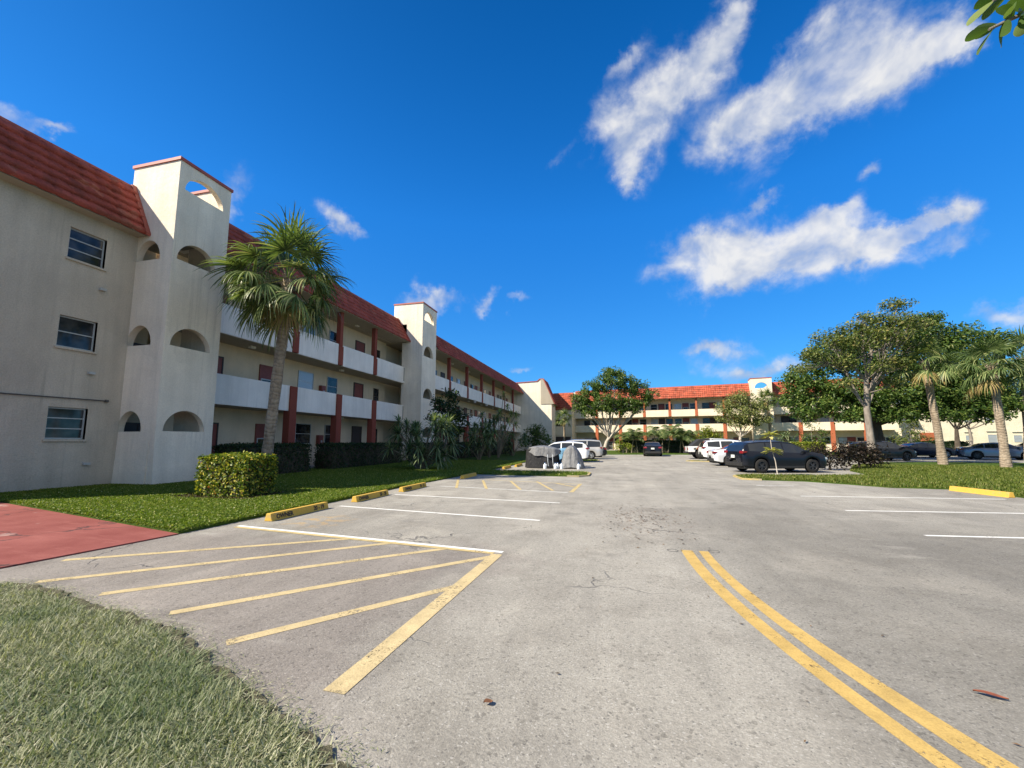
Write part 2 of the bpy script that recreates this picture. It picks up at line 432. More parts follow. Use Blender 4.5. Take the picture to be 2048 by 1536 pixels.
gd = W.n('TexCoord').outputs['Generated']
sz = W.n('SeparateXYZ', {0: gd}).outputs[2]
skyc = W.scale(skyb, W.mr(sz, .48, .80, 1., .60))
warp = W.n('TexNoise', {'Vector': gd, 'Scale': 8., 'Detail': 9., 'Roughness': .62}).outputs['Color']
wv = W.n('VectorMath', {0: W.n('VectorMath', {0: warp, 1: (.5, .5, .5)}, operation='SUBTRACT').outputs[0], 'Scale': .15}, operation='SCALE').outputs[0]
dw = W.n('VectorMath', {0: gd, 1: wv}, operation='ADD').outputs[0]
CLOUDS = [
(0.2187, 0.686, 0.694, 20.91, -18.506, 10.982, 26.045, 11.141, -19.941, 1),
(0.1625, 0.7186, 0.6762, 13.616, -10.859, 7.529, 19.059, 8.558, -14.413, 1),
(0.1076, 0.7617, 0.639, 11.425, -8.178, 7.043, 13.242, 6.042, -10.214, 1),
(0.0462, 0.7958, 0.6037, 14.152, -8.711, 9.572, 14.987, 7.244, -11.523, 1),
(0.0357, 0.7197, 0.6934, 22.066, -7.057, 5.47, 31.497, 28.473, -31.896, 0.8),
(-0.0177, 0.7764, 0.63, 19.58, -4.252, 4.996, 17.755, 19.578, -24.426, 0.55),
(0.2138, 0.7887, 0.5764, 14.897, -5.777, 1.513, 12.718, 11.69, -21.581, 1),
(0.2944, 0.7562, 0.5844, 12.983, -6.17, 0.588, 9.55, 7.95, -15.954, 1.1),
(0.3702, 0.7246, 0.5813, 12.854, -6.606, -0.812, 9.751, 8.402, -17.544, 1.15),
(0.4338, 0.6925, 0.5764, 16.013, -8.209, -3.056, 11.002, 10.353, -21.583, 1.0),
(0.4716, 0.6745, 0.568, 37.061, -21.472, -6.154, 16.422, 13.62, -30.693, 1.0),
(0.3662, 0.6764, 0.6391, 10.12, -3.051, -3.351, 10.229, 15.124, -22.651, 0.34),
(0.331, 0.687, 0.6468, 18.291, -10.292, 0.797, 12.048, 8.371, -15.829, 0.3),
(0.1684, 0.9063, 0.3875, 12.474, -3.313, 1.036, 6.468, 8.054, -22.938, 1.05),
(0.2539, 0.8833, 0.394, 13.514, -4.749, 0.671, 5.579, 6.34, -19.077, 1.1),
(0.3215, 0.8804, 0.3487, 10.102, -3.66, -1.508, 2.419, 6.017, -18.856, 0.8),
(0.3928, 0.848, 0.3557, 13.275, -6.274, -1.106, 4.41, 6.002, -20.584, 1.1),
(0.4059, 0.8153, 0.413, 19.686, -10.809, 0.78, 15.51, 13.291, -42.694, 1),
(0.4711, 0.8078, 0.3542, 13.536, -8.522, 0.021, 9.831, 8.731, -34.4, 1.05),
(0.5062, 0.7835, 0.3604, 31.039, -18.516, -4.728, 13.957, 17.085, -58.132, 0.95),
(0.2396, 0.9159, 0.322, 18.071, -4.73, -1.543, 4.13, 11.959, -38.636, 0.62),
(0.5262, 0.7907, 0.3129, 22.259, -15.799, 0.896, 12.19, 9.813, -46.896, 0.75),
(0.4333, 0.7726, 0.4641, 37.132, -21.832, 0.595, 25.33, 20.456, -58.786, 0.85),
(0.2924, 0.8343, 0.4674, 36.014, -19.432, 11.089, 30.327, 17.56, -51.391, 0.9),
(0.2086, 0.9572, 0.2006, 15.9, -3.961, -0.13, 3.781, 9.868, -53.523, 1),
(0.2895, 0.9453, 0.1502, 12.383, -4.291, -0.188, 2.101, 6.426, -47.812, 1),
(0.5912, 0.7821, 0.1969, 15.653, -12.338, -0.53, 4.939, 6.405, -42.809, 1.05),
(-0.3957, 0.8573, 0.3293, 12.434, 4.255, 2.343, 0.657, 14.231, -37.781, 1),
(-0.2773, 0.904, 0.3255, 28.501, 0.4, 21.629, 32.432, 24.23, -41.195, 0.8),
(-0.2094, 0.9231, 0.3227, 29.871, 3.618, 7.019, 13.256, 24.813, -64.398, 0.62),
(-0.5408, 0.7119, 0.4479, 20.344, 19.014, -7.11, -30.277, 6.402, -48.187, 0.95),
(-0.8169, 0.3518, 0.4571, 11.85, 37.319, -8.963, -28.174, -2.018, -50.219, 0.62),
(-0.7978, 0.3837, 0.4651, 21.954, 45.469, -0.929, -43.473, 4.763, -79.578, 0.95),
(-0.6821, 0.5891, 0.4331, 23.434, 29.104, -3.835, -9.592, 2.029, -19.022, 1),
(-0.1021, 0.8075, 0.581, 27.506, -3.778, 9.223, 26.055, 31.271, -39.745, 0.6),
(-0.2185, 0.9616, 0.1661, 25.476, 4.912, 2.068, 4.39, 16.188, -90.928, 0.8),
(0.0439, 0.833, 0.5515, 67.357, 8.344, -18.869, -7.334, 19.693, -30.071, 0.6)
]
acc = None
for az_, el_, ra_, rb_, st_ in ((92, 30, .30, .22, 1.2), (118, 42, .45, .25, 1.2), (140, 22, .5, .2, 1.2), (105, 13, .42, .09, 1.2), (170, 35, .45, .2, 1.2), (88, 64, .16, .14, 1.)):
    a0, e0 = R(az_), R(el_)     # unseen clouds added right of and behind the camera to brighten shaded walls
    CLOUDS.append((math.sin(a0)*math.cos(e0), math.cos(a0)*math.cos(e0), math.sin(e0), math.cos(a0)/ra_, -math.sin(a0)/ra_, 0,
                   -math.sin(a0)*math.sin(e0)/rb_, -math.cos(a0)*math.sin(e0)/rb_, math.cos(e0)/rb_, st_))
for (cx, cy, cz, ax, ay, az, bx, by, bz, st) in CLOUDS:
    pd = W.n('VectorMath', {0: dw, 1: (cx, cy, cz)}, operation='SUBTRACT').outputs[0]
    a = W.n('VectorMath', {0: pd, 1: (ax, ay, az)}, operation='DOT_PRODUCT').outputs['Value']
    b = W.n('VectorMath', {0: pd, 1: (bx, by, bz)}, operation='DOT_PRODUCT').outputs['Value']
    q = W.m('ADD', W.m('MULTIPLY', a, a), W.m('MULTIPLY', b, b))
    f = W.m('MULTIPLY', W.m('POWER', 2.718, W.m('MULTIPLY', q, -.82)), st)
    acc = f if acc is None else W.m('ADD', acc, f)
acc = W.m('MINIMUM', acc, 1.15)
det = W.noise(gd, 11., 11, .60, .25)
dl0 = W.noise(gd, 11., 4, .5, .25)
dl1 = W.noise(W.n('VectorMath', {0: gd, 1: (-.012, -.008, .026)}, operation='ADD').outputs[0], 11., 4, .5, .25)
det2 = W.noise(gd, 5., 3, .5)
field = W.m('ADD', acc, W.m('ADD', W.m('MULTIPLY', W.m('SUBTRACT', det, .5), 1.75), W.m('MULTIPLY', W.m('SUBTRACT', det2, .5), .9)))
dens = W.mr(field, .20, 1.38, 0, .93, smooth=True)
dens = W.m('MULTIPLY', dens, W.mr(acc, .04, .22))
thick = W.m('ADD', W.mr(field, .4, 1.5, .15, .65), W.mr(W.m('SUBTRACT', dl0, dl1), -.13, .13, -.35, .5, clamp=True), clamp=True)
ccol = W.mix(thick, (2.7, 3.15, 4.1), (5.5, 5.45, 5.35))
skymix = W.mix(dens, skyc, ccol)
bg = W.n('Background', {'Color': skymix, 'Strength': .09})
wo = W.n('OutputWorld')
wt.links.new(bg.outputs[0], wo.inputs[0])

sl = bpy.data.lights.new('sun', 'SUN')
sl.energy = 5.0; sl.angle = R(.53); sl.color = (1.0, .905, .745)
so = bpy.data.objects.new('sun', sl); COL.objects.link(so)
tosun = Vector((sun_from.x*math.cos(R(SUN_EL)), sun_from.y*math.cos(R(SUN_EL)), math.sin(R(SUN_EL))))
so.rotation_euler = tosun.to_track_quat('Z', 'Y').to_euler()
so.location = (-30, -25, 40)

cd = bpy.data.cameras.new('camera')
cam = bpy.data.objects.new('camera', cd); COL.objects.link(cam)
cam.location = (0, 0, 1.6)
cam.rotation_euler = (R(90 + 6.4), 0, R(13.92))
cd.sensor_fit = 'HORIZONTAL'; cd.sensor_width = 36
cd.lens = 36*830/2048
cd.shift_y = .01118
cd.clip_start = .05; cd.clip_end = 4000
scene.camera = cam
vs = scene.view_settings
vs.view_transform = 'Standard'; vs.look = 'None'; vs.gamma = 1; vs.use_curve_mapping = False
vs.exposure = .87

# ------------------------------------------------------------------ ground
def sheet(name, pts, z, mat, label, skirt=0.0, parent=None):
    b = MB()
    b.poly([(x, y, z) for x, y in pts])
    if skirt:
        n = len(pts)
        for k in range(n):
            (x0, y0), (x1, y1) = pts[k], pts[(k+1) % n]
            b.poly([(x0, y0, z), (x1, y1, z), (x1, y1, z-skirt), (x0, y0, z-skirt)])
    o = b.build(name, mat, parent)
    me = o.data
    if me.polygons[0].normal.z < 0: me.flip_normals()
    if parent is None: tag(o, label, 'ground', kind='structure')
    return o

ground = sheet('ground', [(-1500, -1500), (1500, -1500), (1500, 1500), (-1500, 1500)], -.06, M['terrain'], 'open grassy ground around the parking lot and the buildings')
lot = sheet('parking_lot', [(-60, -25), (70, -25), (70, 60), (-60, 60)], 0, M['asphalt'], 'worn grey asphalt parking lot with yellow and white lines')

LAWN = [(-7.45, 5.85), (-7.42, 7.4), (-7.36, 10.3), (-7.42, 13.6), (-7.2, 17.2), (-7.05, 19.9), (-1.75, 19.6), (-1.35, 20.1), (-1.35, 21.7), (-1.7, 22.3), (-7.05, 22.5),
        (-6.9, 27.5), (-7.0, 35.2), (-1.6, 35.6), (-1.5, 37.2), (-7.0, 37.2), (-7.0, 47.5), (-1.3, 50.2), (2.5, 51.0), (12., 52.6), (30, 58), (70, 60), (70, 120), (-60, 120), (-60, 5.0),
        (-22, 5.0), (-18, 8.05), (-15.95, 7.68)]
lawn = sheet('lawn', LAWN, .035, M['lawn'], 'green lawn along the front of the left apartment building', .09)
FG = [(-6.95, 3.35), (-6.5, 3.42), (-5.92, 3.36), (-5.2, 3.2), (-4.47, 3.08), (-3.53, 2.9), (-2.75, 2.54), (-1.96, 2.24), (-1.34, 1.98), (-.7, 1.4), (-.35, .4), (-.3, -4), (-14, -4), (-14, 1.0), (-9.5, 2.1), (-7.6, 2.9)]
def ragged(pts, step, amp, seed):
    rr_ = random.Random(seed); out = []
    for k in range(len(pts)-1):
        p, q = Vector(pts[k]), Vector(pts[k+1]); n_ = max(1, int((q-p).length/step))
        for i in range(n_):
            v = p.lerp(q, i/n_); out.append((v.x + rr_.gauss(0, amp), v.y + rr_.gauss(0, amp)))
    return out + [pts[-1]]
FG = ragged(FG[:11], .07, .017, 5) + FG[11:]
NFG = len(FG) - 5
fg = sheet('foreground_lawn', FG, .02, M['turf'], 'dry turf corner beside the hatched paving', .07)
path = sheet('red_path', [(-7.42, 5.82), (-15.95, 7.66), (-18, 8.03), (-22, 5.0), (-22, 3.2), (-12, 3.0), (-7.75, 2.95), (-7.62, 3.75), (-7.5, 4.9)], .02, M['redpath'], 'red painted concrete walkway between the two lawns', .06)
RL = [(5.35, 21.6), (5.25, 20.0), (5.9, 19.7), (7.4, 19.5), (8.4, 18.6), (9.3, 17.6), (11.2, 17.4), (11.35, 14.5), (11.3, 5), (11.2, -12), (60, -12), (66, 41), (44, 39.5), (33, 39.2), (27, 40.5), (20, 39), (15.5, 33), (12.5, 27.), (11.8, 23.6), (9, 22.6), (6.2, 22.5)]
rlawn = sheet('right_lawn', RL, .035, M['lawn'], 'sunlit lawn under the palms right of the aisle', .09)
mul = sheet('mulch_bed', [(-13.0, 9.3), (-11.5, 8.9), (-9.6, 8.9), (-9.0, 9.9), (-9.4, 11.4), (-12.6, 11.6)], .05, M['mulch'], 'brown mulch ring under the clipped sunlit bush')
walk = sheet('service_walk', [(-17.4, 13.9), (-16.9, 13.9), (-16.9, 33), (-17.4, 33)], .045, M['concrete'], 'narrow concrete walk along the ground floor gallery')

# painted lines: children of the lot
def stripe(name, p, q, w, mat, z=.0025, n=1):
    p, q = Vector((*p, 0)), Vector((*q, 0))
    d = (q-p).normalized(); s = Vector((-d.y, d.x, 0))*(w/2)
    b = MB(); b.poly([(*(p-s).xy, z), (*(q-s).xy, z), (*(q+s).xy, z), (*(p+s).xy, z)])
    o = b.build(name, mat, lot, recalc=False)
    if o.data.polygons[0].normal.z < 0: o.data.flip_normals()
    return o
for p, q, m in (((-7.08, 6.70), (-1.64, 6.06), 'white'), ((-6.77, 9.33), (-1.55, 8.63), 'white'), ((-6.61, 11.74), (-1.47, 11.18), 'white'),
             ((-6.3, 14.35), (-1.53, 13.52), 'white_worn'), ((-5.4, 17.15), (-1.36, 16.25), 'yellow_thin'),
             ((5.3, 14.3), (10.6, 14.9), 'white'), ((5.2, 11.58), (10.9, 12.35), 'white'), ((5.13, 8.86), (11.0, 9.55), 'white'), ((5.1, 6.2), (11.0, 6.6), 'white'),
             ((5.0, 17.3), (6.3, 17.5), 'white_worn'), ((6.0, 27.4), (11, 27.6), 'white'), ((6.2, 33.6), (10.5, 33.8), 'white_worn'), ((-6.8, 30.5), (-1.4, 30.2), 'white_worn')):
    stripe('stall_line', p, q, .088, M[m])
# near hatch box
for p, q in (((-7.34, 4.22), (-4.28, 6.30)), ((-6.5, 3.52), (-3.45, 6.22)), ((-5.33, 3.41), (-2.50, 6.08)), ((-4.11, 3.21), (-1.72, 5.80)), ((-3.07, 2.87), (-1.78, 4.52))):
    stripe('hatch_line', p, q, .115, M['yellow_faded'], .003)
stripe('hatch_line', (-1.80, 2.50), (-1.69, 5.93), .165, M['yellow_faded'], .0042)
stripe('hatch_line', (-7.02, 6.585), (-1.75, 5.965), .10, M['yellow_thin'], .0055)
# far hatch box
stripe('hatch_line', (-1.42, 13.6), (-1.34, 16.4), .13, M['yellow_thin'], .0035)
for x in (-6.2, -5.1, -3.9, -2.8, -1.95):
    stripe('hatch_line', (x-.35, 16.9 if x < -2 else 16.4), (x+.75 if x < -2 else -1.4, 13.9 if x < -2 else 15.1), .10, M['yellow_thin'], .0048)
# curved double centre line
def curve_stripe(pts, w, mat, name):
    b = MB(); L = []; n = len(pts)
    for k in range(n):
        p = Vector(pts[k]); t = (Vector(pts[min(k+1, n-1)])-Vector(pts[max(k-1, 0)])).normalized()
        s = Vector((-t.y, t.x))*(w/2)
        L.append((b.pt((*(p-s), .005)), b.pt((*(p+s), .005))))
    for k in range(n-1): b.face([L[k][0], L[k+1][0], L[k+1][1], L[k][1]])
    o = b.build(name, mat, lot, recalc=False)
    if o.data.polygons[0].normal.z < 0: o.data.flip_normals()
    return o
def qcurve(p0, p1, p2, n=14):
    return [tuple(Vector(p0)*(1-t)**2 + Vector(p1)*2*t*(1-t) + Vector(p2)*t*t) for t in [i/n for i in range(n+1)]]
for ED in ([(0.904, 1.063, 6.82), (0.902, 1.061, 6.558), (0.905, 1.064, 6.297), (0.914, 1.072, 6.035), (0.928, 1.085, 5.773), (0.948, 1.103, 5.511), (0.973, 1.126, 5.25), (1.003, 1.155, 4.988), (1.038, 1.188, 4.726), (1.079, 1.227, 4.464), (1.126, 1.27, 4.203), (1.178, 1.319, 3.941), (1.235, 1.373, 3.679), (1.297, 1.432, 3.417), (1.365, 1.495, 3.156), (1.438, 1.565, 2.894), (1.517, 1.639, 2.632), (1.601, 1.718, 2.37), (1.691, 1.802, 2.109), (1.785, 1.892, 1.847), (1.886, 1.986, 1.585), (1.991, 2.086, 1.323), (2.102, 2.191, 1.062), (2.218, 2.3, 0.8)],
           [(1.149, 1.279, 6.82), (1.146, 1.276, 6.558), (1.147, 1.279, 6.297), (1.155, 1.289, 6.035), (1.168, 1.303, 5.773), (1.187, 1.324, 5.511), (1.211, 1.351, 5.25), (1.241, 1.383, 4.988), (1.277, 1.422, 4.726), (1.318, 1.466, 4.464), (1.365, 1.516, 4.203), (1.417, 1.572, 3.941), (1.475, 1.633, 3.679), (1.539, 1.701, 3.417), (1.608, 1.774, 3.156), (1.683, 1.853, 2.894), (1.763, 1.939, 2.632), (1.849, 2.029, 2.37), (1.941, 2.126, 2.109), (2.038, 2.229, 1.847), (2.141, 2.337, 1.585), (2.249, 2.452, 1.323), (2.363, 2.572, 1.062), (2.483, 2.698, 0.8)]):
    b = MB(); I = [(b.pt((a, y, .003)), b.pt((c, y, .003))) for a, c, y in ED]
    for k in range(len(I)-1): b.face([I[k][0], I[k][1], I[k+1][1], I[k+1][0]])
    o = b.build('centre_line', M['yellow'], lot, recalc=False)
    if o.data.polygons[0].normal.z < 0: o.data.flip_normals()

for x, y in ((.78, 6.76), (1.36, 6.84)):
    b = MB()
    for j in range(20):
        a0, a1 = j*math.pi/10, (j+1)*math.pi/10
        b.poly([(x+r_*math.cos(a), y+r_*math.sin(a), .004) for r_, a in ((.068, a0), (.08, a0), (.08, a1), (.068, a1))])
    b.build('survey_ring', M['pipe'], lot)

def kerb(pts, label, w=.11, h=.065, mat='kerb_paint'):
    b = MB()
    for k in range(len(pts)-1):
        p, q = Vector(pts[k]), Vector(pts[k+1]); d = (q-p).normalized(); s = Vector((-d.y, d.x))*(w/2); e = d*.02
        b.prism([tuple(p-s-e), tuple(q-s+e), tuple(q+s+e), tuple(p+s-e)], 0.0, h + .001*(k % 2), 'xy')
    return tag(b.build('kerb', M[mat]), label, 'kerb', kind='structure')
kerb([(-2.2, 19.55), (-1.7, 19.6), (-1.3, 20.05), (-1.3, 21.7), (-1.65, 22.3)], 'yellow kerb round the tip of the left grass island')
kerb([(6.1, 22.5), (5.35, 21.65), (5.25, 19.95), (5.9, 19.7)], 'yellow kerb round the tip of the right grass island')
kerb([(6.9, 38.9), (6.0, 38.4), (5.7, 37.4), (7.4, 37.0), (9., 37.1)], 'low yellow kerb round a small island before the white pickup')
sheet('grass_island', [(6.9, 38.8), (6.1, 38.4), (5.8, 37.5), (7.4, 37.1), (10.5, 37.1), (10.5, 38.9)], .04, M['lawn'], 'small grass island between parked cars')
kerb([(-1.2, 50.1), (2.5, 50.95), (7.5, 51.8), (12, 52.5)], 'pale yellow kerb at the far end of the lot', .16, .12, 'concrete')
kerb([(-1.6, 35.6), (-1.45, 36.1), (-1.45, 36.9), (-1.7, 37.2)], 'yellow kerb at the island beside the white hatchback')

# ------------------------------------------------------------------ buildings
def arched_wall(b, s0, s1, z0, z1, d0, d1, ops, flare=0.0, mi=0):
    """wall in the (s,d,z) frame between d0 (back) and d1 (face) with half-elliptic openings (cs, hw, sill, height)"""
    ss = {s0, s1}
    for o_ in ops:
        c, hw = o_[:2]
        for k in range(17) if len(o_) < 5 else (0, 16):
            ss.add(round(c - hw*math.cos(math.pi*k/16), 5))
    ss = sorted(x for x in ss if s0-1e-6 <= x <= s1+1e-6)
    dn = 1 if d1 > d0 else -1
    zk = min([o[2] for o in ops] + [z1]) - .04
    def fz(z): return d1 + (dn*flare if z <= z0+1e-6 else 0)
    for a, c in zip(ss, ss[1:]):
        if c-a < 1e-4: continue
        mid = (a+c)/2
        act = sorted([o for o in ops if abs(mid-o[0]) < o[1]-1e-6], key=lambda o: o[2])
        def top(o, s): return o[2] + o[3] if len(o) > 4 else o[2] + o[3]*math.sqrt(max(0, 1-((s-o[0])/o[1])**2))
        b.poly([(a, fz(z0), z0), (c, fz(z0), z0), (c, d1, zk), (a, d1, zk)], mi)
        b.poly([(a, d0, z0), (a, d0, zk), (c, d0, zk), (c, d0, z0)], mi)
        lo = (zk, zk); first = True
        for o in act + [None]:
            hi = (o[2], o[2]) if o else (z1, z1)
            b.poly([(a, fz(lo[0]), lo[0]), (c, fz(lo[1]), lo[1]), (c, d1, hi[1]), (a, d1, hi[0])], mi)
            b.poly([(a, d0, lo[0]), (a, d0, hi[0]), (c, d0, hi[1]), (c, d0, lo[1])], mi)
            b.poly([(a, d0, hi[0]), (a, d1, hi[0]), (c, d1, hi[1]), (c, d0, hi[1])], mi)
            if not first:
                b.poly([(a, d0, lo[0]), (c, d0, lo[1]), (c, d1, lo[1]), (a, d1, lo[0])], mi)
            first = False
            if o: lo = (top(o, a), top(o, c))
    for s in (s0, s1):
        b.poly([(s, d0, z0), (s, fz(z0), z0), (s, d1, zk), (s, d1, z1), (s, d0, z1)], mi)

def frame_lr(o, sdir, out):
    """returns xf: (s,d,z)->world"""
    o = Vector(o); sdir = Vector(sdir); out = Vector(out)
    def xf(s, d, z): p = o + sdir*s + out*d; return (p.x, p.y, z)
    return xf

def window(root, xf, s0, s1, z0, z1, d, pane='pane', frame='alu', rails=1, proud=.03, name='window', w=.042):
    b = MB(xf)
    b.box(s0, s1, d-.06, d+proud, z0, z0+w); b.box(s0, s1, d-.06, d+proud, z1-w, z1)
    b.box(s0, s0+w, d-.06, d+proud, z0+w, z1-w); b.box(s1-w, s1, d-.06, d+proud, z0+w, z1-w)
    for k in range(rails):
        zc = z0 + (z1-z0)*(k+1)/(rails+1)
        b.box(s0+w, s1-w, d-.05, d+proud-.006, zc-w*.4, zc+w*.4)
    o = b.build(name, M[frame], root)
    g = MB(xf); g.box(s0+w*.6, s1-w*.6, d-.04, d+.008, z0+w*.6, z1-w*.6)
    g.build('pane', M[pane], o)
    return o

def sill(root, xf, s0, s1, z, d, mat):
    b = MB(xf); b.box(s0-.06, s1+.06, d, d+.07, z-.07, z-.004); return b.build('window_sill', M[mat], root)

def door(root, xf, s0, s1, z0, z1, d, kind):
    b = MB(xf); w = .07
    b.box(s0-w, s0, d-.05, d+.05, z0, z1+w); b.box(s1, s1+w, d-.05, d+.05, z0, z1+w); b.box(s0, s1, d-.05, d+.049, z1, z1+w)
    o = b.build('door', M['door_dark' if kind != 'screen' else 'door'], root)
    g = MB(xf); g.box(s0, s1, d-.03, d+.02, z0, z1)
    if kind == 'red':
        for zz in ((z0+.15, z0+(z1-z0)*.45), (z0+(z1-z0)*.52, z1-.15)):
            g.box(s0+.12, s1-.12, d+.02, d+.032, *zz)
    g.build('door_leaf', M['door' if kind in ('red', 'screen') else 'door_dark'], o)
    if kind == 'screen':
        h = z1-z0
        f = MB(xf); a, c, e, k = s0+.04, s1-.04, z0+.05, z0+h*.70
        f.box(a, a+.06, d+.022, d+.05, e, k); f.box(c-.06, c, d+.022, d+.05, e, k); f.box(a+.06, c-.06, d+.022, d+.05, k-.06, k); f.box(a+.06, c-.06, d+.022, d+.05, e, e+.06)
        f.box(a+.06, c-.06, d+.022, d+.045, e+h*.3, e+h*.3+.05)
        f.build('screen_frame', M['alu'], o)
        p = MB(xf); p.box(a+.05, c-.05, d+.021, d+.034, e+.05, k-.05); p.build('pane', M['pane'], o)
    kb = MB(xf); kb.box(s1-.13, s1-.08, d+.033, d+.08, z0+(z1-z0)*.42, z0+(z1-z0)*.46); kb.build('handle', M['grey_metal'], o)
    return o

def tiles(root, xf, s0, s1, d0, z0, d1, z1, mat, n=6, period=.34, res=6, amp=.032, step=.055):
    """mansard face of wavy barrel tiles from eave (d0,z0) to ridge (d1,z1)"""
    S = np.linspace(s0, s1, max(2, int((s1-s0)/period*res)+1))
    dd, dz = d1-d0, z1-z0
    L = math.hypot(dd, dz)
    nd, nz = dz/L, -dd/L                       # outward normal of the slope
    if nd < 0 and d0 > d1: nd, nz = -nd, -nz
    V = []; F = []
    ns = len(S)
    ox = np.array(xf(0, 0, 0)); ex = np.array(xf(1, 0, 0))-ox; ed = np.array(xf(0, 1, 0))-ox
    base = 0
    for k in range(n):
        ph = 2*np.pi*S/period
        wav = amp*(np.abs(np.sin(ph/2))**.8)*1.25
        jit = np.random.default_rng(k+3).normal(0, .006, ns)
        rows = []
        for t, off in ((k/n, -.01), (k/n, step + wav + jit), ((k+.5)/n, step*.6 + wav*.9 + jit), ((k+1)/n + .01, .012 + wav*.8 + jit)):
            lower = -.03*np.abs(np.sin(ph/2)) if abs(t-k/n) < 1e-9 else 0
            d = d0 + dd*t + nd*off + lower*dd/L
            z = z0 + dz*t + nz*off + lower*dz/L
            p = ox[None] + S[:, None]*ex[None] + (np.zeros(ns)+d)[:, None]*ed[None]
            p[:, 2] = z
            rows.append(p)
        V.append(np.concatenate(rows))
        idx = np.arange(ns-1)
        for r in range(3):
            a = base + r*ns + idx
            F.append(np.stack([a, a+1, a+1+ns, a+ns], 1))
        base += 4*ns
    o = np_mesh('roof', np.concatenate(V), np.concatenate(F), M[mat], root)
    c = MB(xf)   # solid backing so no light leaks, and a ridge cap
    c.prism([(d0-.02*1, z0+.0), (d0-.02, z0-.04), (d1-.5, z0-.04), (d1-.5, z1-.02), (d1-.03, z1-.02)], s0+.01, s1-.01, 'yz')
    c.build('roof_deck', M['soffit'], root)
    r = MB(xf); r.box(s0, s1, d1-.14, d1+.06, z1-.02, z1+.07); r.build('ridge_cap', M['cap'], root)
    return o

def ring_cap(root, xf, s0, s1, d0, d1, z, th=.12, w=.30, mat='cap', sides='sSdD'):
    b = MB(xf); e = .05
    if 'D' in sides: b.box(s0-e, s1+e, d1-w, d1+e, z, z+th)
    if 'd' in sides: b.box(s0-e, s1+e, d0-e, d0+w, z, z+th)
    if 's' in sides: b.box(s0-e, s0+w, d0+w, d1-w, z, z+th-.003)
    if 'S' in sides: b.box(s1-w, s1+e, d0+w, d1-w, z, z+th-.003)
    return b.build('tower_cap', M[mat], root)

def gallery(root, xf, s0, s1, dpar, dback, p2, p3, eave, ridge, posts, colmat, parmat, backmat, tilemat, base=.12, roof=True, lights=(), s_split=()):
    """three-storey open gallery: back wall, slabs, parapets cut at the posts, columns, mansard roof"""
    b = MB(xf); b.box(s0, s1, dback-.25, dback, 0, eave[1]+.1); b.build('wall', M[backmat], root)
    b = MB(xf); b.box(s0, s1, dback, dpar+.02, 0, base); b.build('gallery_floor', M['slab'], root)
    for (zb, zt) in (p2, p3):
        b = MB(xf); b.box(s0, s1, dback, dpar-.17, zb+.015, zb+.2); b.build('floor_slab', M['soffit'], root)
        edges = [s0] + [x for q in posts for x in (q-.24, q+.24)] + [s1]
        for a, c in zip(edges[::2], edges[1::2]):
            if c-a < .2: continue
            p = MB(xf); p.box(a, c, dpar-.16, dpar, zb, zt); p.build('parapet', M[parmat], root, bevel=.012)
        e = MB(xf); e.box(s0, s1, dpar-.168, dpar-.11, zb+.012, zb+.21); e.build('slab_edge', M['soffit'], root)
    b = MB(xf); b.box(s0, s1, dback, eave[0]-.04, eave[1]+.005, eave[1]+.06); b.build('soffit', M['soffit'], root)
    for q in posts:
        c = MB(xf); c.box(q-.26, q+.26, dpar-.34, dpar+.10, 0, p2[1]-.02); c.build('column', M[colmat], root, bevel=.012)
        c = MB(xf); c.box(q-.15, q+.15, dpar-.30, dpar+.02, p3[1]-.1, eave[1]+.004); c.box(q-.225, q+.225, dpar-.32, dpar+.05, p3[0]+.03, p3[1]-.12)
        c.build('column', M[colmat], root, bevel=.01)
    for s, z in lights:
        c = MB(xf); c.box(s-.16, s+.16, (dpar+dback)/2-.1, (dpar+dback)/2+.1, z-.12, z); c.build('ceiling_light', M['lampglass'], root)
    if roof:
        tiles(root, xf, s0, s1, eave[0], eave[1], ridge[0], ridge[1], tilemat)

def tower(root, xf, s0, s1, dface, dlow, dtop, z1, zsplit, front, side, mat, capmat='cap', th=.24, flare=.07, floors=(), back=True):
    """stair tower: arched face, arched near side, plain far side"""
    b = MB(xf); arched_wall(b, s0, s1, 0, z1, dface-th, dface, front, flare); t = b.build('stair_tower', M[mat], root)
    # near side wall lives in a rotated frame: its own s runs along d
    def xs(s, d, z): return xf(d, s, z)
    b = MB(xs); arched_wall(b, dlow-.2, dface-th, 0, zsplit, s0+th, s0, side, flare*.8 if side else 0)
    b.box(dtop, dface-th, s0, s0+th, zsplit, z1); b.build('tower_side', M[mat], t)
    b = MB(xs); b.box(dlow, dface-th, s1-th, s1, 0, zsplit); b.box(dtop, dface-th, s1-th, s1, zsplit, z1); b.build('tower_side', M[mat], t)
    if back:
        b = MB(xf); b.box(s0+th, s1-th, dtop, dtop+.2, zsplit, z1-.25); b.build('tower_back', M[mat], t)
    for z in floors:
        b = MB(xf); b.box(s0+th, s1-th, dlow-1.8, dface-th, z-.18, z); b.build('landing', M['soffit'], t)
    ring_cap(t, xf, s0, s1, dtop, dface, z1, mat=capmat)
    return t

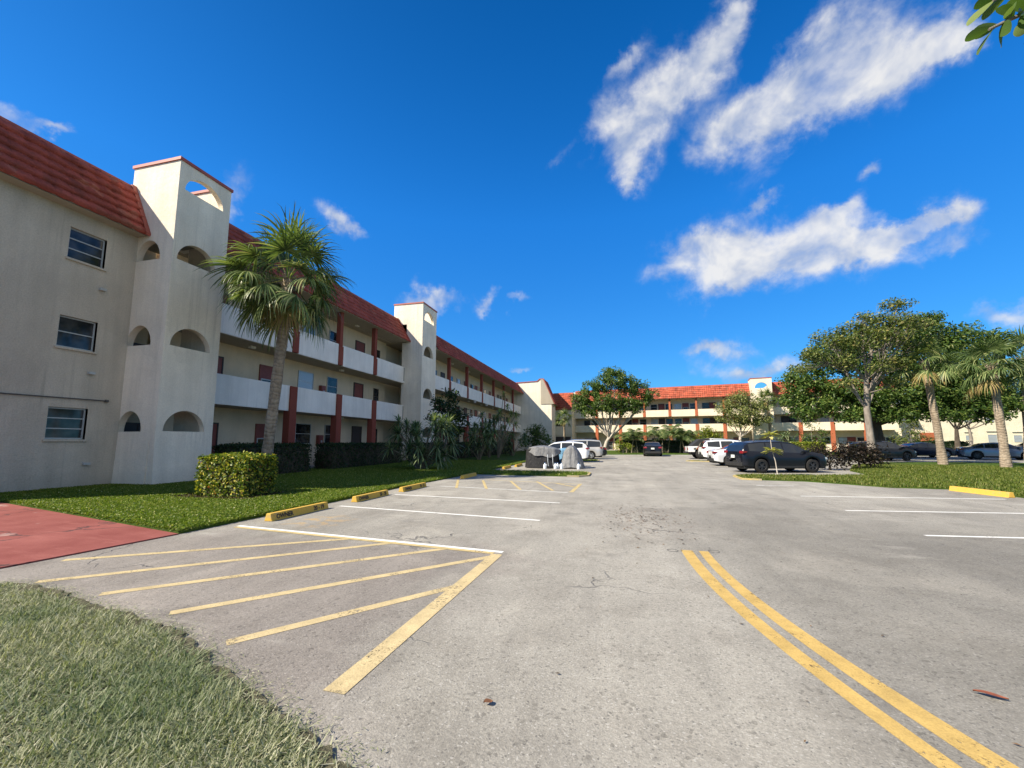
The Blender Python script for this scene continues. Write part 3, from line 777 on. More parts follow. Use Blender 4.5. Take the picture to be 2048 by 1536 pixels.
# ---- left building ------------------------------------------------------------
XL = frame_lr((0, 0, 0), (0, 1, 0), (1, 0, 0))      # s = Y, d = X
LB = thing('apartment_building', (-18, 11.5, 0), 'long three-storey cream building on the left with red mansard roof, arched towers and open galleries', 'building')
b = MB(XL)
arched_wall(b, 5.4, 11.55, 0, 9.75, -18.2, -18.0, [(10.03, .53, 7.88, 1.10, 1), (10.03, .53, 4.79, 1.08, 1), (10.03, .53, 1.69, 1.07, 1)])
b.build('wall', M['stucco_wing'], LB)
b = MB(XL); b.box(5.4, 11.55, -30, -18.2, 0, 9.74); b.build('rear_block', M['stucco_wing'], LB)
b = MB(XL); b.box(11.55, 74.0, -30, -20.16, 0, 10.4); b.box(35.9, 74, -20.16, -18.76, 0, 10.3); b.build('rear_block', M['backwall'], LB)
b = MB(XL); b.box(5.5, 11.5, -30, -18.9, 9.76, 11.5); b.box(13.9, 33, -30, -19.4, 10.45, 12.3); b.box(33, 74, -30, -17.9, 10.42, 12.1); b.build('roof_slab', M['soffit'], LB)
tiles(LB, XL, 5.1, 11.5, -17.5, 9.62, -18.47, 11.68, 'tile', n=6, period=.46, res=10, amp=.034, step=.12)
b = MB(XL); b.prism([(-17.40, 9.56), (-17.36, 9.66), (-18.40, 11.80), (-18.52, 11.74)], 11.38, 11.545, 'yz'); b.build('roof_trim', M['cap'], LB)
b = MB(XL); b.box(5.1, 11.5, -18.0, -17.52, 9.57, 9.60); b.build('soffit', M['soffit'], LB)
for z0, z1, r, w in ((7.88, 8.98, 2, 0), (4.79, 5.87, 1, 0), (1.69, 2.76, 2, 0)):
    # recess
    wn = window(LB, XL, 9.51, 10.55, z0+.01, z1-.01, -18.13, 'pane', 'alu', r, .04)
    sill(LB, XL, 9.50, 10.56, z0, -18.0, 'stucco_wing')
for y, z in ((10.55, 7.09), (10.5, 4.01), (10.65, .84)):
    h = MB(XL); h.box(y-.09, y+.09, -18.0, -17.88, z-.03, z+.05); h.build('wall_vent', M['alu'], LB)
h = MB(); h.tube([(-17.94, 5.5, 3.05), (-17.94, 11.0, 3.08)], .022, 8); h.lathe([(.05, 0), (.05, .09)], (-17.94, 11.0, 3.08), 'y', 10)
h.build('wall_pipe', M['pipe'], LB)

AR1 = [(12.6, .80, 2.0, .80), (12.57, .80, 5.24, .80), (12.53, .80, 8.62, .82), (12.62, .82, 11.5, .74)]
AS1 = [(-17.50, .60, 1.98, .76), (-17.46, .62, 5.23, .78), (-17.42, .62, 8.6, .80)]
tower(LB, XL, 11.55, 13.76, -16.2, -18.0, -18.6, 12.58, 10.0, AR1, AS1, 'stucco', floors=(.15, 3.55, 6.95, 10.2))
b = MB(XL); b.box(11.75, 13.5, -20.1, -19.9, 0, 10.4); b.build('wall', M['backwall'], LB)
for z in (.15, 3.55, 6.95): door(LB, XL, 13.0, 13.45, z, z+2.2, -19.88, 'dark')

P1 = [20.05, 24.15, 28.35]
gallery(LB, XL, 13.76, 33.0, -18.0, -19.9, (3.36, 4.8), (6.76, 8.2), (-17.6, 10.5), (-18.82, 12.6), P1, 'column', 'parapet', 'backwall', 'tile', lights=((25.6, 6.76), (18.0, 6.76), (21.5, 10.5), (27.2, 10.5), (25.8, 3.36)))
# first gallery openings
for f, (z0, zt) in enumerate(((.12, 3.0), (3.56, 6.3), (6.96, 9.7))):
    door(LB, XL, 19.55, 20.55, z0, z0+2.45, -19.88, 'screen')
    window(LB, XL, 22.5, 23.9, z0+1.35, z0+2.68, -19.87, 'pane_blind' if f else 'pane', 'alu', 1); sill(LB, XL, 22.5, 23.9, z0+1.35, -19.9, 'backwall')
    window(LB, XL, 25.3, 26.4, z0+1.35, z0+2.70, -19.87, 'pane', 'alu', 1); sill(LB, XL, 25.3, 26.4, z0+1.35, -19.9, 'backwall')
    door(LB, XL, 28.5, 29.6, z0, z0+2.65, -19.88, 'red' if f else 'dark')
    window(LB, XL, 31.2, 31.95, z0+1.2, z0+2.6, -19.87, 'pane', 'bronze', 1)
    door(LB, XL, 16.2, 17.1, z0, z0+2.4, -19.88, 'red')
    if f < 2:
        h = MB(XL); h.box(24.5, 24.95, -19.9, -19.66, z0+1.25, z0+1.95); h.box(24.54, 24.91, -19.66, -19.64, z0+1.3, z0+1.9)
        o = h.build('wall_cabinet', M['redbox'], LB, bevel=.01)
        h = MB(XL); h.box(24.66, 24.8, -19.637, -19.62, z0+1.45, z0+1.6); h.build('label_plate', M['alu'], o)
h = MB(XL); h.box(24.3, 24.7, -19.9, -19.5, 8.35, 8.75); h.build('air_conditioner', M['grey_metal'], LB, bevel=.02)
b = MB(XL); b.prism([(-17.50, 10.43), (-17.46, 10.55), (-18.76, 12.72), (-18.88, 12.66)], 32.86, 32.996, 'yz'); b.build('roof_trim', M['cap'], LB)
for s in (13.9, 32.86):
    for z in (4.75, 8.15):
        h = MB(XL); h.box(s, s+.07, -18.26, -17.98, z-1.2, z-.02); h.build('expansion_joint', M['pipe'], LB)

AR2 = [(34.40, 1.0, 2.0, .95), (34.36, .98, 5.45, .95), (34.30, .98, 9.25, 1.0), (34.3, 1.0, 12.5, .95)]
tower(LB, XL, 33.0, 35.9, -16.35, -18.1, -19.2, 13.95, 10.5, AR2, [], 'stucco', floors=(.15, 3.55, 6.95, 10.8))

P2 = [40.1, 45.5, 51.0, 56.5, 62.2, 68.0]
gallery(LB, XL, 35.9, 73.9, -16.6, -18.5, (3.32, 4.7), (6.66, 8.0), (-16.2, 10.4), (-17.4, 12.3), P2, 'column', 'parapet', 'backwall', 'tile',
        lights=[(s, z) for s in (38, 43, 48.5, 53.5, 59, 65) for z in (6.66, 10.4)])
for f, z0 in enumerate((.12, 3.52, 6.86)):
    for i, s in enumerate((38.0, 42.0, 49.3, 53.4, 60.0, 64.5, 70.2)):
        door(LB, XL, s, s+.95, z0, z0+2.35, -18.48, ('red', 'screen', 'red', 'dark')[(i+f) % 4])
    for i, s in enumerate((39.6, 44.2, 46.6, 51.5, 54.9, 57.3, 62.0, 66.0, 68.4)):
        window(LB, XL, s, s+1.25, z0+1.25, z0+2.4, -18.47, 'pane_blind' if (i*3+f) % 4 == 0 else 'pane', 'alu', 1)
for s in (47.5, 52.2):
    h = MB(XL); h.box(s, s+.3, -16.55, -16.35, 6.35, 6.55); h.build('flood_lamp', M['alu'], LB)
b = MB(XL); b.prism([(-16.10, 10.33), (-16.06, 10.45), (-17.34, 12.42), (-17.46, 12.36)], 73.76, 73.9, 'yz'); b.build('roof_trim', M['cap'], LB)

# end block of the left building: its mansard faces the aisle
b = MB()
prof = [(-18.8, 0), (-11.0, 0), (-11.0, 8.5), (-10.75, 8.5), (-12.55, 12.95), (-13.1, 12.95), (-13.6, 12.55), (-18.8, 12.35)]
b.prism(prof, 74.0, 79.0, 'xz'); b.build('end_block', M['stucco'], LB)
def XE(s, d, z): return (d, s, z)
tiles(LB, XE, 73.9, 79.2, -10.55, 8.45, -12.45, 13.0, 'tile', n=8)
b = MB()
b.prism([(-10.45, 8.38), (-10.4, 8.5), (-12.4, 13.12), (-12.55, 13.02)], 73.82, 73.99, 'xz')
b.prism([(-12.5, 12.96), (-12.4, 13.1), (-13.15, 13.1), (-13.65, 12.68), (-18.8, 12.48), (-18.8, 12.36), (-13.58, 12.56), (-13.1, 12.96)], 73.9, 74.25, 'xz')
b.build('roof_trim', M['cap'], LB)

# ---- far building --------------------------------------------------------------
ang = math.atan(.15)
XF = frame_lr((-7.5, 81.1, 0), (math.cos(ang), -math.sin(ang), 0), (-math.sin(ang), -math.cos(ang), 0))
FB = thing('apartment_building', (-7.5, 81.1, 0), 'three-storey gallery building across the far end of the lot with orange tiled roof', 'building')
b = MB(XF); b.box(-4, 50, -14, -2.06, 0, 9.4); b.box(-4, 29.8, -14, -.9, 9.42, 11.3); b.box(33, 50, -14, -.9, 9.42, 11.3); b.build('rear_block', M['far_stucco'], FB)
PF1 = [4.2, 8.54, 12.9, 17.25, 21.6, 25.9]
PF2 = [36.7, 40.9, 45.1]
LW = [(s, z) for s in (6.4, 15, 24) for z in (3.4, 6.1)]
gallery(FB, XF, 0.0, 29.9, 0, -1.8, (3.4, 4.72), (6.1, 7.3), (.4, 9.3), (-.75, 11.45), PF1, 'column_far', 'far_stucco', 'far_stucco', 'tile_far', lights=LW)
gallery(FB, XF, 32.9, 49.0, 0, -1.8, (3.4, 4.72), (6.1, 7.3), (.4, 9.3), (-.75, 11.45), PF2, 'column_far', 'far_stucco', 'far_stucco', 'tile_far')
ARF = [(31.4, .95, 1.6, .95), (31.4, .95, 10.35, .95)]
tower(FB, XF, 29.9, 32.9, 1.5, -.2, -1.2, 11.95, 9.3, ARF, [], 'far_stucco', floors=(.15, 3.5, 6.2, 9.4), back=False)
for f, z0 in enumerate((.12, 3.6, 6.3)):
    for i, s in enumerate((5.9, 10.6, 15.3, 19.4, 23.8, 27.3, 34.5, 38.4, 43.2, 46.8)):
        door(FB, XF, s, s+.95, z0, z0+2.2, -1.78, ('screen', 'dark', 'red', 'screen')[(i*2+f) % 4])
    for i, s in enumerate((1.4, 2.9, 7.2, 9.3, 11.9, 13.9, 16.5, 18.0, 20.6, 22.6, 25.0, 28.5, 35.5, 37.3, 39.8, 42.0, 44.4, 47.9)):
        window(FB, XF, s, s+1.15, z0+1.15, z0+2.2, -1.77, 'pane_blind' if (i+f) % 3 == 0 else 'pane', 'alu' if i % 3 else 'bronze', 1)
# projecting left block
b = MB(XF); b.box(-4.2, -.02, -4, 2.3, 0, 8.0); b.build('end_block', M['far_stucco'], FB)
b = MB(XF); b.box(-4.2, -.02, 2.302, 2.42, 2.9, 4.3); b.build('parapet', M['far_stucco'], FB)
window(FB, XF, -3.2, -1.6, 4.6, 5.8, 2.31, 'pane', 'bronze', 1)
tiles(FB, XF, -4.2, 0.05, 2.7, 7.7, 1.3, 11.0, 'tile_far', n=8)
b = MB(XF); b.prism([(2.6, 7.75), (1.2, 11.0), (-4, 11.0), (-4, 7.75)], -.1, -.01, 'yz'); b.build('gable_wall', M['far_stucco'], FB)
b = MB(XF); b.box(-3.8, -.3, 2.31, 2.34, .2, 2.6); b.build('porch_shade_panel', M['door_dark'], FB)  # flat dark panel on the wall, stands in for a shaded opening

# ---- pale building on the right --------------------------------------------------
XP = frame_lr((41.8, 77.5, 0), (1, .05, 0), (.05, -1, 0))
PB = thing('apartment_building', (41.8, 77.5, 0), 'plain pale cream building with few small windows behind the trees on the right', 'building')
b = MB(XP); b.box(.6, 18, -12, 0, 0, 8.6); b.build('wall', M['pale_stucco'], PB)
b = MB(XP); b.box(.5, 18.2, -12, .3, 8.6, 8.85); b.build('roof', M['tile_far'], PB)
b = MB(XP); b.box(-1.4, .58, -6, -.6, 0, 8.6); b.build('shadowed_bay', M['backwall'], PB)
for s, z0, z1, w in ((5.6, 1.75, 2.5, .9), (9.8, 1.9, 2.6, .7), (12.6, 1.5, 2.7, 1.1), (5.6, 4.6, 5.7, 1.0), (9.8, 4.6, 5.7, 1.0), (12.6, 4.6, 5.7, 1.0), (15.8, 1.6, 2.6, 1.)):
    window(PB, XP, s, s+w, z0, z1, .01, 'pane_blind', 'alu', 1)
    h = MB(XP); h.box(s-.15, s+w+.15, .0, .12, z1+.45, z1+.52); h.build('window_hood', M['slab'], PB)
op = thing('service_screen', (45.6, 75.8, 0), 'orange red painted screen panel standing before the pale building', 'screen')
b = MB(); b.box(44.6, 46.6, 75.75, 75.85, .25, 3.0); b.build('panel', M['column_far'], op)
b = MB()
for x in (44.65, 46.55): b.box(x-.06, x+.06, 75.86, 75.98, 0, 3.1)
b.build('post', M['grey_metal'], op)

# ------------------------------------------------------------------ wheel stops with stencilled numbers
def wheel_stop(y0, y1, x, text, label, rot=0.0):
    L = y1-y0
    t = thing('wheel_stop', (x, (y0+y1)/2, 0), label, 'wheel stop', 'yellow concrete wheel stops', rz=rot)
    b = MB()
    h = .155
    b.prism([(-.105, .002), (.105, .002), (.085, .03), (.055, h), (-.055, h), (-.085, .03)], -L/2, L/2, 'xz')
    b.build('block', M['stop'], t, local=True, bevel=.012)
    def word(s, yc, size):
        cu = bpy.data.curves.new('lettering', 'FONT'); cu.body = s; cu.size = size; cu.align_x = 'CENTER'; cu.extrude = .002; cu.offset = .0045
        o = bpy.data.objects.new('tmp', cu); COL.objects.link(o)
        bpy.context.view_layer.update()
        me = bpy.data.meshes.new_from_object(o.evaluated_get(bpy.context.evaluated_depsgraph_get()))
        bpy.data.objects.remove(o)
        # local text x -> +Y of the stop, text y -> up the sloped road-side face
        up = Vector((-.03, 0, .125)).normalized(); yy = Vector((0, 1, 0)); nn = yy.cross(up)
        base = Vector((.0835, yc, .036))
        for v in me.vertices:
            v.co = base + yy*v.co.x*.95 + up*v.co.y + nn*(v.co.z+.003)
        link_mesh('lettering', me, t, [M['stencil']])
    if text:
        word(text[0], -L*.29, .128); word(text[1], L*.31, .128)
    return t
wheel_stop(7.2, 8.93, -6.88, ('OWNER', '20 - 19'), 'yellow wheel stop lettered OWNER 20 - 19, nearest the clipped bush')
wheel_stop(9.98, 11.6, -6.82, ('OWNER', '20 - 20'), 'yellow wheel stop lettered OWNER 20 - 20, between its two lettered neighbours')
wheel_stop(12.35, 14.05, -6.74, ('OWNER', '20 - 21'), 'yellow wheel stop lettered OWNER 20 - 21, at the start of the far hatched bay')
wheel_stop(17.35, 19.1, -6.55, None, 'worn yellow wheel stop in shade beyond the far hatched bay')
wheel_stop(23.9, 25.5, -6.45, None, 'dull yellow wheel stop left of the covered cart')
wheel_stop(26.2, 27.9, -6.25, None, 'dull yellow wheel stop partly behind the covered cart')
wheel_stop(15.3, 17.1, 10.9, None, 'bright yellow wheel stop at the edge of the right lawn', 0.16)
wheel_stop(12.5, 14.45, 11.0, None, 'yellow wheel stop cut by the right edge of the picture')

# ------------------------------------------------------------------ foliage helpers
def unit(a): return a/np.maximum(np.linalg.norm(a, axis=-1, keepdims=True), 1e-9)

def leaf_quads(P, N, size, aspect=.5, r=rng, fold=.12):
    """kite leaves lying across the normals N"""
    n = len(P)
    N = unit(N)
    t = unit(np.cross(N, unit(r.normal(size=(n, 3)))))
    s = np.cross(N, t)
    L = np.broadcast_to(np.asarray(size), (n,))[:, None]*r.uniform(.7, 1.25, (n, 1))
    Wd = L*aspect*.5
    mid = P + t*L*.45 + N*L*fold
    return np.stack([P - t*L*.1, mid + s*Wd, P + t*L*.95, mid - s*Wd], 1)

def blades(P, h, w, lean, r=rng):
    n = len(P)
    a = r.uniform(0, 2*np.pi, n)
    d = np.stack([np.cos(a), np.sin(a), np.zeros(n)], 1)
    s = np.stack([-np.sin(a), np.cos(a), np.zeros(n)], 1)
    hh = h*r.uniform(.5, 1.4, (n, 1)); ww = w*r.uniform(.6, 1.4, (n, 1))
    ln = lean*r.uniform(.2, 1.5, (n, 1))
    up = np.array([[0, 0, 1.]])
    tip = P + d*ln*hh*1.2 + up*hh*np.maximum(.15, 1-.45*ln)
    return np.stack([P - s*ww*.5, P + s*ww*.5, tip + s*ww*.15, tip - s*ww*.15], 1)

def in_poly(X, Y, poly):
    c = np.zeros(len(X), bool); n = len(poly)
    for i in range(n):
        x0, y0 = poly[i]; x1, y1 = poly[(i+1) % n]
        if y0 == y1: continue
        k = ((y0 > Y) != (y1 > Y)) & (X < (x1-x0)*(Y-y0)/(y1-y0) + x0)
        c ^= k
    return c

def scatter(poly, n, box=None, r=rng):
    P = np.array(poly)
    x0, y0 = P.min(0); x1, y1 = P.max(0)
    if box: x0, x1, y0, y1 = max(x0, box[0]), min(x1, box[1]), max(y0, box[2]), min(y1, box[3])
    X = r.uniform(x0, x1, n); Y = r.uniform(y0, y1, n)
    k = in_poly(X, Y, poly)
    return X[k], Y[k]

def wob(P, f, ph=0.):
    return (np.sin(P[:, 0]*f + 1.3 + ph) + np.sin(P[:, 1]*f*1.13 + 2.1 + P[:, 2]*f*.7) + np.sin(P[:, 2]*f*1.21 + .4 + P[:, 0]*f*.6 + ph))/3

def grass(name, X, Y, z, h, w, lean, mat, label):
    P = np.stack([X, Y, np.full(len(X), z)], 1)
    o = quads(name, blades(P, h, w, lean), M[mat])
    return tag(o, label, 'grass', kind='stuff')

# foreground turf: long dry blades, plus short dense ones
X, Y = scatter(FG, 170000, (-7.6, -.3, .9, 3.6))
d = np.hypot(X, Y); pt = wob(np.stack([X, Y, X*.3], 1), 2.9, .7) + .6*wob(np.stack([X, Y, Y*.4], 1), 7.3, 2.)
k = rng.uniform(size=len(X)) < np.clip(1.35 - d/9, .35, 1)*np.clip(1.0 + .75*pt, .18, 1)
X, Y = X[k], Y[k]
EDG = [(-6.95, 3.35), (-6.5, 3.42), (-5.92, 3.36), (-5.2, 3.2), (-4.47, 3.08), (-3.53, 2.9), (-2.75, 2.54), (-1.96, 2.24), (-1.34, 1.98), (-.7, 1.4), (-.35, .4)]; de = np.full(len(X), 9.)
for (x0, y0), (x1, y1) in zip(EDG, EDG[1:]):      # distance to the ragged asphalt edge
    ex, ey = x1-x0, y1-y0; u = np.clip(((X-x0)*ex + (Y-y0)*ey)/(ex*ex+ey*ey), 0, 1)
    de = np.minimum(de, np.hypot(X-x0-u*ex, Y-y0-u*ey))
rag = .05 + .09*wob(np.stack([X, Y, X-Y], 1), 9.) + .05*wob(np.stack([X, Y, X+Y], 1), 23.)
kk = rng.uniform(size=len(X)) < np.clip((de-rag*.9)/.10 + .12, .06, 1)
P = np.stack([X[kk], Y[kk], np.full(kk.sum(), .02)], 1)
# clippings strewn just over the edge
cx, cy = [], []
for (x0, y0), (x1, y1) in zip(EDG, EDG[1:]):
    n_ = int(260*math.hypot(x1-x0, y1-y0)); u = rng.uniform(0, 1, n_); o_ = np.abs(rng.normal(0, .07, n_)); ln = math.hypot(x1-x0, y1-y0)
    cx.append(x0 + u*(x1-x0) - (y1-y0)/ln*-o_*-1); cy.append(y0 + u*(y1-y0) + (x1-x0)/ln*o_)
cx, cy = np.concatenate(cx), np.concatenate(cy)
clip_q = leaf_quads(np.stack([cx, cy, np.full(len(cx), .012)], 1), rng.normal(size=(len(cx), 3))*.2 + [0, 0, 1], .035, .16)
tag(quads('clippings', clip_q, M['grass_fg']), 'dry grass clippings strewn along the turf edge', 'grass', kind='stuff')
h = .043*(1 + .5*wob(P, 2.3))[:, None]
a = quads('grass', np.concatenate([blades(P, h, .007, 1.15), blades(P[::4] + [0.01, 0, 0], h[::4]*1.5, .007, 1.0)]), M['grass_fg'])
tag(a, 'long dry grey green grass in the bottom left corner', 'grass', kind='stuff')
# stray blades over the ragged edge
X, Y = scatter(LAWN, 520000, (-18, -6.9, 5.2, 13.8))
P = np.stack([X, Y, np.full(len(X), .045)], 1)
keep = ~(((np.abs(X+11) < 1.35) & (np.abs(Y-10.1) < .9)) & (rng.uniform(size=len(X)) < .93)); P = P[keep]
nrm = rng.normal(size=P.shape)*.55 + np.array([0, 0, 1.])
P[:, 2] += rng.uniform(0, .05, len(P))
q = leaf_quads(P, nrm, .036, .62)
X, Y = scatter(LAWN, 260000, (-17, -6.5, 13.8, 34))
P2 = np.stack([X, Y, np.full(len(X), .04)], 1)
q2 = blades(P2, .07, .018, .8)
X, Y = scatter(LAWN, 50000, (-7.2, -1.3, 19, 38))
q3 = blades(np.stack([X, Y, np.full(len(X), .04)], 1), .09, .02, .8)
tag(quads('ground_cover', np.concatenate([q, q2, q3]), M['grass_lawn']), 'dense leafy green ground cover of the left lawn', 'grass', kind='stuff')
X, Y = scatter(RL, 150000, (5, 24, 13, 34))
tag(quads('right_grass', blades(np.stack([X, Y, np.full(len(X), .04)], 1), .085, .028, .8), M['grass_right']), 'yellowish green grass of the right lawn', 'grass', kind='stuff')
# mulch chips
X, Y = scatter([(-13.0, 9.3), (-11.5, 8.9), (-9.6, 8.9), (-9.0, 9.9), (-9.4, 11.4), (-12.6, 11.6)], 9000)
nn = rng.normal(size=(len(X), 3))*.5 + [0, 0, 1]
tag(quads('mulch', leaf_quads(np.stack([X, Y, rng.uniform(.055, .08, len(X))], 1), nn, .05, .4), M['hedge_brown']), 'bark chips and dry leaves under the clipped bush', 'mulch', kind='stuff')

# ---- clipped hedges
def hedge(name, c, size, n, leaf, mat, label, cat='hedge', group=None, core='hedge', rz=0., bumps=.06, aspect=.6):
    t = thing(name, (c[0], c[1], 0), label, cat, group)
    a, b2, h = size[0]/2, size[1]/2, size[2]
    r = np.random.default_rng(int(abs(c[0]*97+c[1]*31)))
    # points on a rounded box surface
    v = r.normal(size=(n*2, 3)); v = v/np.max(np.abs(v)*np.array([1, 1, 1.])[None], axis=1, keepdims=True)
    # even out: sample faces by area
    f = r.integers(0, 3, n*2)
    ar = np.array([b2*2*h*2, a*2*h*2, a*2*b2*2*1.3]); f = r.choice(3, n*2, p=ar/ar.sum())
    u = r.uniform(-1, 1, (n*2, 3)); s = r.choice([-1, 1], n*2)
    u[np.arange(n*2), f] = np.where(f == 2, 1, s)
    rad = .86 + .14/np.maximum(1, np.sum(np.abs(u)**7, 1)**(1/7.))
    N = np.zeros_like(u); N[np.arange(n*2), f] = u[np.arange(n*2), f]
    u = u*rad[:, None]/np.max(rad)
    P = np.stack([u[:, 0]*a, u[:, 1]*b2, (u[:, 2]*.5+.5)*h], 1)
    P += N*(wob(P*1.0 + c[0], 5.)*bumps)[:, None] + N*r.normal(0, .03, (n*2, 1)) - N*np.abs(r.normal(0, .05, (n*2, 1)))
    P = P[:n*2]
    cs, sn = math.cos(rz), math.sin(rz)
    Rm = np.array([[cs, sn, 0], [-sn, cs, 0], [0, 0, 1]])
    P = P@Rm; N = N@Rm
    P += np.array([c[0], c[1], .03])
    q = leaf_quads(P, N*.7 + r.normal(size=P.shape)*.6 + np.array([0, 0, .25]), leaf, aspect, r)
    quads('foliage', q, M[mat], t)
    m = MB(); e = .09
    pts = []
    for zz in np.linspace(0.02, 1, 6):
        k = 1 - .12*max(0, zz-.75)*4
        pts.append([((x*(a-e)*k), (y*(b2-e)*k), zz*(h-e)) for x, y in ((-1, -1), (0, -1.0), (1, -1), (1, 0), (1, 1), (0, 1), (-1, 1), (-1, 0))])
    idx = [[m.pt((c[0] + x*cs - y*sn, c[1] + x*sn + y*cs, z+.03)) for x, y, z in ring] for ring in pts]
    for k in range(5):
        for j in range(8): m.face([idx[k][j], idx[k][(j+1) % 8], idx[k+1][(j+1) % 8], idx[k+1][j]])
    m.face(idx[-1]); m.face(idx[0][::-1])
    m.build('branch_core', M['bark_dark'], t)
    return t

hedge('bush', (-11.0, 10.25, 0), (1.72, 1.15, 1.16), 4200, .085, 'bush_lit', 'boxy clipped bush with sunlit yellow green leaves in a mulch ring', 'bush', aspect=.62, bumps=.05)
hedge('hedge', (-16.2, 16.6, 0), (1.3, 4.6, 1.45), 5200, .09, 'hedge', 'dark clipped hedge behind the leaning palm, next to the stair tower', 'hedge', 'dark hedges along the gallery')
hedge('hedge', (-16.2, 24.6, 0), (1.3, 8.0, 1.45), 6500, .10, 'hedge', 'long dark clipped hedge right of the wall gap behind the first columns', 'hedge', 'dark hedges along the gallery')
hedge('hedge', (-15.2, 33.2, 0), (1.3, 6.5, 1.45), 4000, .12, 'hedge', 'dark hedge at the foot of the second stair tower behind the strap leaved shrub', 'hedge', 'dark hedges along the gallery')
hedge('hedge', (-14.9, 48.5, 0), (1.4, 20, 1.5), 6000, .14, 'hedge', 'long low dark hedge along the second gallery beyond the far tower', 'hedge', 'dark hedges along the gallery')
hedge('hedge', (5.4, 64.5, 0), (9.5, 1.6, 1.75), 4200, .17, 'hedge', 'dark hedge under the feather palms before the far building', 'hedge')
hedge('hedge', (22.5, 62, 0), (7, 1.6, 1.5), 3000, .17, 'yellowgreen', 'yellow green hedge behind the navy car before the far building', 'hedge')
hedge('hedge', (42.3, 68.5, 0), (5.5, 1.6, 1.6), 3000, .18, 'hedge', 'dark green hedge below the pale building', 'hedge')

# ---- branching trees
def curve3(p0, p1, p2, n=7):
    p0, p1, p2 = Vector(p0), Vector(p1), Vector(p2)
    return [p0*(1-t)**2 + p1*2*t*(1-t) + p2*t*t for t in [i/n for i in range(n+1)]]

def tree(name, label, cat, trunk, r0, clumps, leaf, per, leafm, barkm, group=None, seed=1, thr=-.25, wf=1.5, twigs=5, aspect=.5, bare=0, fork=None, rtop=.55, lim=.5, lift=-.12):
    """trunk: list of points; clumps: (x,y,z,rx,ry,rz)"""
    base = trunk[0]
    t = thing(name, base, label, cat, group)
    r = np.random.default_rng(seed); rr = random.Random(seed)
    b = MB()
    n = len(trunk)
    b.tube([(base[0], base[1], base[2]-.1)] + list(trunk), [r0*1.45] + [r0*(1.15 if i == 0 else 1 - (1-rtop)*i/(n-1)) for i in range(n)], 10)
    top = Vector(trunk[-1])
    Q = []
    for (x, y, z, rx, ry, rz) in clumps:
        c = Vector((x, y, z))
        # leave the trunk at its highest point lower than the clump
        st = Vector(trunk[-1])
        if fork:
            st = Vector(rr.choice(fork))
        mid = (st + c)/2 + Vector((0, 0, lift*(c-st).length)) + Vector((rr.uniform(-.3, .3), rr.uniform(-.3, .3), rr.uniform(-.1, .3)))*.5
        L = (c-st).length
        rb = r0*min(lim, (.22 + .035*L)*lim*2)
        cp = curve3(st, mid, c, 6)
        b.tube(cp, [rb*(1 - .75*i/6) for i in range(7)], 6)
        for k in range(twigs + bare):
            v = Vector((rr.gauss(0, 1), rr.gauss(0, 1), rr.gauss(.15, .8))).normalized()
            e = c + Vector((v.x*rx, v.y*ry, v.z*rz))*(rr.uniform(.6, 1.02))
            s0 = cp[rr.choice((3, 4, 5, 6))]
            m2 = (s0+e)/2 + Vector((rr.uniform(-.2, .2), rr.uniform(-.2, .2), rr.uniform(-.1, .25)))*rx*.4
            b.tube(curve3(s0, m2, e, 4), [rb*.26, rb*.2, rb*.15, rb*.1, rb*.05], 4, cap=False)
        m = int(per*rx*ry*rz**.7*1.25)
        u = unit(r.normal(size=(m, 3)))*(r.uniform(0, 1, (m, 1))**(1/2.1))
        P = np.array([x, y, z]) + u*np.array([rx, ry, rz])*(1 + .22*wob(u*3 + x, 2.6)[:, None])
        keep = wob(P, wf*2.2, seed) + .5*wob(P, wf*5.3, seed*2.) + r.normal(0, .12, m) > thr
        P = P[keep]; u = u[keep]
        N = u*.6 + r.normal(size=P.shape)*.55 + np.array([0, 0, .55])
        Q.append(leaf_quads(P, N, leaf, aspect, r))
    b.build('trunk', M[barkm], t, smooth=60)
    quads('crown', np.concatenate(Q), M[leafm], t)
    return t

tree('ficus_tree', 'rounded green tree with several pale trunks before the left half of the far building', 'tree',
     [(-1.75, 65, 0), (-1.3, 65, 1.6), (-.9, 65, 2.3)], .30,
     [(-4.6, 65, 8.2, 2.1, 2, 1.5), (-2.6, 65.5, 9.9, 2.4, 2.2, 1.7), (.3, 64.5, 11.0, 2.6, 2.3, 1.6), (2.7, 65, 9.8, 2.5, 2, 1.5), (5.0, 65, 8.6, 1.6, 1.6, 1.0), (-.6, 63.6, 7.7, 2.5, 1.8, 1.3),
      (2.0, 64, 7.3, 2.2, 1.7, 1.0), (-.4, 65.5, 12.3, 1.9, 1.6, .95), (-5.2, 65, 6.8, 1.3, 1.4, .8), (-3.2, 64.2, 7.0, 1.7, 1.6, .9), (4.0, 65, 7.6, 1.4, 1.3, .8), (-3.6, 64, 5.9, 1.4, 1.3, .7), (-1.2, 63.4, 6.4, 1.4, 1.2, .7), (1.0, 63.6, 6.1, 1.5, 1.2, .7), (3.2, 64.2, 6.4, 1.3, 1.2, .7)],
     .30, 430, 'ficus', 'bark_pale', seed=3, fork=[(-.9, 65, 2.3), (-1.0, 65, 2.0)], rtop=.8, thr=-.2)
